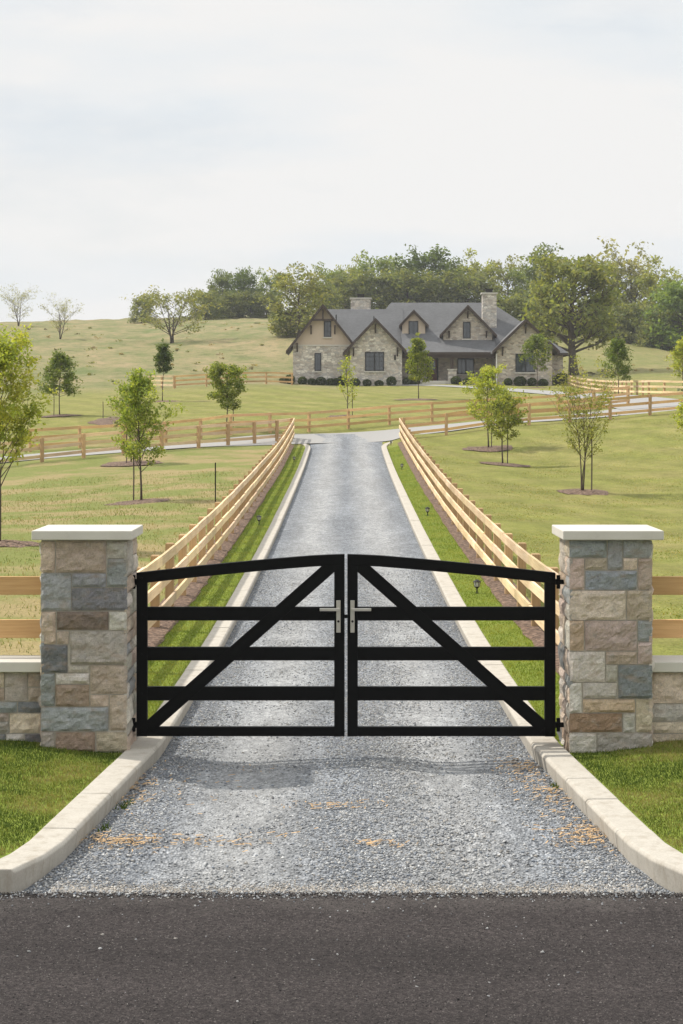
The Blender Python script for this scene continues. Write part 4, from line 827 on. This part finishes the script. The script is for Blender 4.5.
# ------------------------------------------------------------------ house
def house():
    gz = 5.6; ox, oy = 8.0, 185.0
    root = thing('stone_house', 'large stone house with grey gabled roofs and two stone chimneys on the hill', 'house', (ox, oy, gz)); O = Vector((ox, oy, gz))
    def fin(name, b, mat, par=root, label=None):
        b.v = [tuple(Vector(p) - O) for p in b.v]; o = link(name, b.mesh(name), M[mat], par)
        if label: o['label'] = label
        return o
    def gable_wall(x0, x1, ze, apex, zt, y0, y1, mat, zb=5.2, split=None, label=None):
        b = MB()
        if split: b.prism([(x0, zb), (x1, zb), (x1, split), (x0, split)], 'y', y0, y1)
        else: b.prism([(x0, zb), (x1, zb), (x1, ze), (apex, zt), (x0, ze)], 'y', y0, y1)
        o = fin('wall', b, mat, label=label)
        if split:
            b = MB(); b.prism([(x0 + .03, split + .002), (x1 - .03, split + .002), (x1 - .03, ze), (apex, zt), (x0 + .03, ze)], 'y', y0 + .04, y1); fin('gable_siding', b, 'siding')
            b = MB(); b.box(x0, x1, y0 - .05, y0 + .2, split - .1, split + .05); fin('band_course', b, 'cap_house')
        return o
    M['cap_house'] = M['cap']
    def gable_roof(apex, zt, half_l, half_r, zel, zer, y0, y1, label=None, th=.2):
        b = MB()
        b.prism([(apex - half_l, zel), (apex, zt), (apex, zt - th), (apex - half_l, zel - th)], 'y', y0, y1)
        b.prism([(apex, zt), (apex + half_r, zer), (apex + half_r, zer - th), (apex, zt - th)], 'y', y0, y1)
        o = fin('roof', b, 'shingle', label=label)
        f = MB(); w = .32     # barge boards on the gable front
        f.prism([(apex - half_l - .03, zel + .04), (apex, zt + .04), (apex, zt - w), (apex - half_l - .03, zel - w)], 'y', y0 - .07, y0 - .005)
        f.prism([(apex, zt + .04), (apex + half_r + .03, zer + .04), (apex + half_r + .03, zer - w), (apex, zt - w)], 'y', y0 - .07, y0 - .005)
        fin('barge_board', f, 'trim', o); return o
    def brackets(apex, zt, slope, dists, y, h=.7):
        for dx in dists:
            z = zt - abs(dx) * slope - .35; b = MB(); x = apex + dx
            b.box(x - .09, x + .09, y - .5, y + .02, z - .16, z); b.prism([(y - .4, z - .18), (y - .25, z - .18), (y + .02, z - h), (y + .02, z - h - .2)], 'x', x - .07, x + .07); fin('bracket', b, 'trim')
    def window(x0, x1, z0, z1, y, cols=1, rows=3):
        b = MB(); t = .09
        b.box(x0, x1, y - .09, y + .02, z1 - t, z1); b.box(x0, x1, y - .09, y + .02, z0, z0 + t); b.box(x0, x0 + t, y - .09, y + .02, z0 + t + .001, z1 - t - .001); b.box(x1 - t, x1, y - .09, y + .02, z0 + t + .001, z1 - t - .001)
        n = cols
        for k_ in range(1, n):
            xm = x0 + (x1 - x0) * k_ / n; b.box(xm - .07, xm + .07, y - .085, y + .02, z0 + t + .001, z1 - t - .001)
        o = fin('window', b, 'frame')
        g = MB(); g.box(x0 + t * .5, x1 - t * .5, y - .035, y + .01, z0 + t * .5, z1 - t * .5); fin('pane', g, 'glass', o)
        m = MB()
        for k_ in range(2 * n):
            if k_ % 2 == 0: continue
            xm = x0 + (x1 - x0) * k_ / (2 * n); m.box(xm - .018, xm + .018, y - .06, y - .036, z0 + t, z1 - t)
        for k_ in range(1, rows): zm = z0 + (z1 - z0) * k_ / rows; m.box(x0 + t, x1 - t, y - .062, y - .036, zm - .018, zm + .018)
        fin('muntin', m, 'frame', o)
        s = MB(); s.box(x0 - .1, x1 + .1, y - .14, y + .01, z0 - .14, z0 - .003); fin('sill', s, 'cap', o)
        return o
    def W(px0, px1, py0, py1, d, cols, rows=3): window(wx(px0, d), wx(px1, d), wz(py1, d), wz(py0, d), d, cols, rows)
    # left wing
    gable_wall(-5.36, .7, 9.75, -2.33, 13.55, 185, 197, 'house_stone', split=9.72)
    gable_roof(-2.33, 13.85, 3.7, 3.7, 9.08, 9.08, 184.4, 192)
    brackets(-2.33, 13.6, 1.28, (-2.6, -1.2, 1.2), 184.95)
    b = MB(); b.box(-3.4, -1.26, 184.45, 184.62, 12.15, 12.35); b.box(-2.42, -2.24, 184.45, 184.62, 12.36, 13.3); fin('gable_truss', b, 'trim')
    W(323.8, 331.2, 321, 337, 185.04, 1, 3); W(314.5, 321.2, 353, 371, 185, 1, 3)
    # second gable, a little forward
    gable_wall(.4, 5.6, 9.4, 2.95, 12.05, 183, 190, 'house_stone')
    gable_roof(2.95, 12.3, 3.25, 3.05, 8.85, 9.05, 182.4, 189.5)
    brackets(2.95, 12.1, 1.06, (-2.2, 0, 2.2), 182.95)
    W(365, 384, 352, 371, 183, 2, 4)
    # main body walls with porch recess
    b = MB(); b.box(-2, 22.1, 188, 198, 5.2, 9.0); fin('wall', b, 'house_stone_brown', label='recessed brown stone wall behind the porch')
    b = MB(); b.box(20.5, 22.15, 186.8, 188.2, 5.2, 8.8); fin('wall', b, 'house_stone_brown')
    # cross roof behind left wing
    def ridge_roof(x0, x1, ye0, ze, yr, zr, ye1, label=None):
        b = MB(); th = .2
        b.prism([(ye0, ze), (yr, zr), (yr, zr - th), (ye0, ze - th)], 'x', x0, x1); b.prism([(yr, zr), (ye1, ze), (ye1, ze - th), (yr, zr - th)], 'x', x0, x1); return fin('roof', b, 'shingle', label=label)
    ridge_roof(-2.3, 6, 186.4, 9.0, 192, 13.75, 198)
    # hipped main roof
    b = MB(); x0, x1, xa, xb, ye0, ye1, yr, ze, zr = .2, 22.75, 4.75, 15.3, 186.3, 199.5, 193, 8.95, 14.5
    P = [(x0, ye0, ze), (x1, ye0, ze), (x1, ye1, ze), (x0, ye1, ze), (xa, yr, zr), (xb, yr, zr)]; ix = [b.vert(p) for p in P]
    b.face(ix[0], ix[1], ix[5], ix[4]); b.face(ix[2], ix[3], ix[4], ix[5]); b.face(ix[1], ix[2], ix[5]); b.face(ix[3], ix[0], ix[4]); b.face(ix[3], ix[2], ix[1], ix[0]); fin('roof', b, 'shingle')
    b = MB(); b.box(5.9, 22.8, 186.22, 186.29, 8.72, 8.98); b.box(22.76, 22.82, 186.3, 199.4, 8.72, 8.98); fin('fascia', b, 'trim')
    # porch
    b = MB(); b.prism([(184.6, 9.0), (188.6, 11.2), (188.6, 11.0), (184.6, 8.82)], 'x', 5.7, 15.2); pr = fin('porch_roof', b, 'shingle')
    b = MB(); b.box(5.75, 15.2, 184.55, 184.6, 8.72, 9.0); fin('fascia', b, 'trim', pr)
    b = MB(); b.box(5.6, 15.1, 184.75, 185.05, 8.4, 8.75); fin('porch_beam', b, 'trim')
    b = MB(); b.box(5.6, 15.1, 184.3, 188, 5.3, 6.12); b.box(7.6, 10, 183.8, 184.3, 5.3, 5.98); fin('porch_floor', b, 'cap')
    for px in (452,):
        x = wx(px, 184.9); q = MB(); q.box(x - .42, x + .42, 184.5, 185.3, 6.12, 7.2); pier = fin('stone_pier', q, 'house_stone'); q = MB(); q.box(x - .5, x + .5, 184.42, 185.38, 7.202, 7.3); fin('pier_cap', q, 'cap', pier)
        q = MB(); q.box(x - .16, x + .16, 184.75, 185.05, 7.3, 8.4); fin('porch_post', q, 'trim')
    W(457.5, 474, 355.7, 374, 188, 2, 3); W(407, 416, 357, 374, 188, 1, 3)
    q = MB(); x0, x1 = wx(428, 188), wx(437, 188); q.box(x0, x1, 187.9, 188.01, 6.12, 8.4); dr = fin('door', q, 'door'); q = MB(); q.box(x0 - .12, x0 - .002, 187.86, 188.02, 6.12, 8.5); q.box(x1 + .002, x1 + .12, 187.86, 188.02, 6.12, 8.5); q.box(x0 - .002, x1 + .002, 187.86, 188.02, 8.402, 8.52); fin('door_frame', q, 'frame', dr)
    q = MB(); q.box(x0 + .2, x1 - .2, 187.88, 187.899, 7.3, 8.2); fin('pane', q, 'glass', dr); q = MB(); q.box(x1 - .14, x1 - .09, 187.84, 187.899, 7.0, 7.25); fin('handle', q, 'dark_metal', dr)
    # dormer
    gable_wall(5.8, 8.15, 12.0, 6.97, 13.2, 188.3, 191.5, 'siding', zb=10.2)
    gable_roof(6.97, 13.45, 1.5, 1.5, 11.85, 11.85, 187.95, 192.2, th=.14); W(408.6, 418.2, 321, 336, 188.3, 1, 3)
    # gable over the porch
    gable_wall(9.95, 14.95, 11.0, 12.43, 13.55, 187, 192, 'house_stone_brown', zb=10.0)
    gable_roof(12.43, 13.86, 2.85, 2.95, 10.8, 10.75, 186.5, 192.6); W(463, 470.5, 321.8, 338.6, 187, 1, 3); brackets(12.43, 13.6, 1.06, (-1.9, 0, 1.9), 186.98, .5)
    # right wing
    gable_wall(15.1, 20.62, 9.4, 17.95, 12.0, 183, 191, 'house_stone_brown')
    gable_roof(17.95, 12.25, 3.35, 3.35, 9.0, 9.0, 182.4, 191.5); W(515.5, 535, 353.6, 372.2, 183, 2, 3); brackets(17.95, 12.05, .97, (-2.3, 0, 2.3), 182.98)
    b = MB(); b.box(15.0, 15.1, 182.9, 182.99, 5.9, 8.8); fin('downspout', b, 'white_trim')
    # chimneys
    for x0, x1, y0, y1, zt, lab in ((.5, 2.6, 193.2, 194.6, 14.9, 'wide low stone chimney'), (14.15, 15.6, 189.6, 190.9, 15.2, 'tall narrow stone chimney')):
        b = MB(); b.box(x0, x1, y0, y1, 9.5, zt); ch = fin('chimney', b, 'house_stone', label=lab); b = MB(); b.box(x0 - .12, x1 + .12, y0 - .12, y1 + .12, zt + .002, zt + .14); fin('chimney_cap', b, 'cap', ch)
        b = MB(); xm, ym = (x0 + x1) / 2, (y0 + y1) / 2; b.box(xm - .35, xm + .35, ym - .3, ym + .3, zt + .142, zt + .5); b.box(xm - .43, xm + .43, ym - .38, ym + .38, zt + .502, zt + .57); fin('chimney_pot', b, 'dark_metal', ch)
    for x, y, z in ((wx(395, 182.9), 182.93, wz(358, 183)), (wx(487, 188), 187.93, wz(357, 188))):
        b = MB(); b.box(x - .09, x + .09, y - .12, y, z - .2, z + .2); b.prism([(x - .13, z + .2), (x + .13, z + .2), (x, z + .33)], 'y', y - .15, y); fin('wall_lantern', b, 'dark_metal')
    for x, y, z in ((-1.0, 187.0, 12.2), (2.9, 190, 12.2)):
        b = MB(); b.tube([(x, y, z - .5), (x, y, z + .7)], [.06, .06], 8); fin('vent_pipe', b, 'dark_metal')
house()

# clipped bushes along the house front
def bush_mesh(seed):
    r = np.random.default_rng(seed); n = 900; u = r.normal(0, 1, (n, 3)); u /= np.linalg.norm(u, axis=1)[:, None]; P = u * (r.uniform(.8, 1.03, (n, 1))) * np.array([.5, .5, .48]) + np.array([0, 0, .45]); P = P[P[:, 2] > 0]
    pal = np.array([(.045, .065, .02), (.06, .085, .025), (.085, .11, .032)]); col = pal[r.integers(0, 3, len(P))]
    V, Fc, cl = leaves(P, .09, col, r); return np_mesh('clipped_bush', V, Fc, cl)
BM_ = [bush_mesh(301 + i) for i in range(3)]
BL = [(283, 'round dark bush at the far left corner of the house'), (290, 'second round bush from the left end of the house'), (302.5, 'bush left of the lower left wing window'), (312, 'bush right under the lower left wing window'), (321, 'bush just right of the lower left wing window'), (331, 'bush between the left wing window and the second gable'), (336.5, 'bush left of the second gable corner'),
      (341.5, 'bush at the left corner of the second gable'), (355, 'bush left of the double window of the second gable'), (367, 'bush under the left pane of the second gable window'), (379, 'bush under the right pane of the second gable window'), (391.5, 'bush at the right corner of the second gable'), (408, 'bush left of the house door'), (416, 'bush nearest the house door'),
      (456, 'bush left under the porch window'), (468, 'bush right under the porch window'), (508, 'bush left of the right gable window'), (520, 'bush under the left of the right gable window'), (532, 'bush under the right of the right gable window'), (543, 'bush at the right corner of the right gable'), (556, 'first of the wide bushes at the right end of the house'), (562, 'last bush at the right end of the house')]
for i, (px, lab) in enumerate(BL):
    d = 184.2 if px < 345 else (182.0 if px < 400 or px > 500 else 183.6)
    if px > 550: d = 185.8
    x = wx(px, d); s = .78 + .34 * ((i * 37) % 10) / 10 + (.35 if px > 550 else 0)
    o = tag(link('clipped_bush', BM_[i % 3], M['leaf'], None, (x, d, t1(x, d) - .05)), lab, 'bush', 'clipped bushes along the house front'); o.scale = (s * (1.0 + .25 * ((i * 53) % 7) / 7), s, s * (.85 + .2 * ((i * 29) % 5) / 5)); o.rotation_euler = (0, 0, i * 1.3)

# ------------------------------------------------------------------ haze
b = MB(); b.box(-402, 402, -62, 562, -45, 42); hz = bpy.data.materials.new('haze_air'); hz.use_nodes = True; ht = hz.node_tree; ht.nodes.remove(ht.nodes['Principled BSDF'])
pv = ht.nodes.new('ShaderNodeVolumePrincipled'); pv.inputs['Color'].default_value = (.95, .97, 1, 1); pv.inputs['Density'].default_value = .00026; ht.links.new(pv.outputs[0], ht.nodes['Material Output'].inputs['Volume'])
tag(link('haze', b.mesh('haze'), hz), 'thin pale summer haze over the valley', 'haze', kind='stuff')

# ------------------------------------------------------------------ light, sky, camera
sd = Vector((-.78, .42, 1.0)).normalized(); el = math.asin(sd.z); az = math.atan2(sd.x, sd.y)
L = bpy.data.lights.new('sun', 'SUN'); L.energy = 4.4; L.angle = R(1.3); L.color = (1, .945, .86)
so = bpy.data.objects.new('sun', L); C.objects.link(so); so.rotation_euler = sd.to_track_quat('Z', 'Y').to_euler(); so.location = (-30, 20, 60)
w = bpy.data.worlds.new('World'); bpy.context.scene.world = w; w.use_nodes = True; t = w.node_tree; bg = t.nodes['Background']; bg.inputs[1].default_value = .1
sky = t.nodes.new('ShaderNodeTexSky'); sky.sky_type = 'NISHITA'; sky.sun_disc = False; sky.sun_elevation = el; sky.sun_rotation = az
tc = t.nodes.new('ShaderNodeTexCoord'); mp = t.nodes.new('ShaderNodeMapping'); mp.inputs['Scale'].default_value = (1, 1, 3.2); t.links.new(tc.outputs['Generated'], mp.inputs[0])
nz = t.nodes.new('ShaderNodeTexNoise'); nz.inputs['Scale'].default_value = 4.5; nz.inputs['Detail'].default_value = 7; nz.inputs['Roughness'].default_value = .58; t.links.new(mp.outputs[0], nz.inputs['Vector'])
rp = t.nodes.new('ShaderNodeValToRGB'); rp.color_ramp.elements[0].position = .34; rp.color_ramp.elements[0].color = (.80, .80, .80, 1); rp.color_ramp.elements[1].position = .52; rp.color_ramp.elements[1].color = (1, 1, 1, 1); t.links.new(nz.outputs['Fac'], rp.inputs[0])
mx = t.nodes.new('ShaderNodeMix'); mx.data_type = 'RGBA'; t.links.new(rp.outputs[0], mx.inputs[0]); t.links.new(sky.outputs[0], mx.inputs[6]); mx.inputs[7].default_value = (8.8, 8.8, 8.75, 1)
n2_ = t.nodes.new('ShaderNodeTexNoise'); n2_.inputs['Scale'].default_value = 3.1; n2_.inputs['Detail'].default_value = 6; mp2 = t.nodes.new('ShaderNodeMapping'); mp2.inputs['Scale'].default_value = (1, 1, 4.5); mp2.inputs['Location'].default_value = (3, 1, 2); t.links.new(tc.outputs['Generated'], mp2.inputs[0]); t.links.new(mp2.outputs[0], n2_.inputs['Vector'])
r2_ = t.nodes.new('ShaderNodeValToRGB'); r2_.color_ramp.elements[0].position = .38; r2_.color_ramp.elements[0].color = (7.95, 8.4, 8.75, 1); r2_.color_ramp.elements[1].position = .56; r2_.color_ramp.elements[1].color = (9.0, 8.95, 8.85, 1); t.links.new(n2_.outputs['Fac'], r2_.inputs[0]); t.links.new(r2_.outputs[0], mx.inputs[7])
sp = t.nodes.new('ShaderNodeSeparateXYZ'); t.links.new(tc.outputs['Generated'], sp.inputs[0])      # overcast sky: brighter towards the zenith
mr = t.nodes.new('ShaderNodeMapRange'); mr.inputs['From Min'].default_value = .22; mr.inputs['From Max'].default_value = .9; mr.inputs['To Min'].default_value = 1.0; mr.inputs['To Max'].default_value = 1.75; t.links.new(sp.outputs['Z'], mr.inputs['Value'])
vm = t.nodes.new('ShaderNodeVectorMath'); vm.operation = 'SCALE'; t.links.new(mx.outputs[2], vm.inputs[0]); t.links.new(mr.outputs[0], vm.inputs['Scale'])
t.links.new(vm.outputs[0], bg.inputs[0])
cd = bpy.data.cameras.new('camera'); cam = bpy.data.objects.new('camera', cd); C.objects.link(cam); cam.location = (0, 0, EYE); cam.rotation_euler = (R(90), 0, 0)
cd.sensor_width = 36; cd.lens = F / 1024 * 36; cd.shift_x = -(PX0 - 341.5) / 1024; cd.shift_y = -(512 - PY0) / 1024; cd.clip_end = 5000; cd.clip_start = .1
S = bpy.context.scene; S.camera = cam; S.cycles.use_denoising = True; S.cycles.denoiser = 'OPENIMAGEDENOISE'; S.cycles.denoising_input_passes = 'RGB_ALBEDO_NORMAL'; S.cycles.denoising_prefilter = 'ACCURATE'; S.cycles.use_adaptive_sampling = False; S.cycles.sample_clamp_indirect = 4; S.view_settings.view_transform = 'Standard'; S.view_settings.look = 'None'; S.view_settings.exposure = 0; S.view_settings.gamma = 1
S.render.film_transparent = False
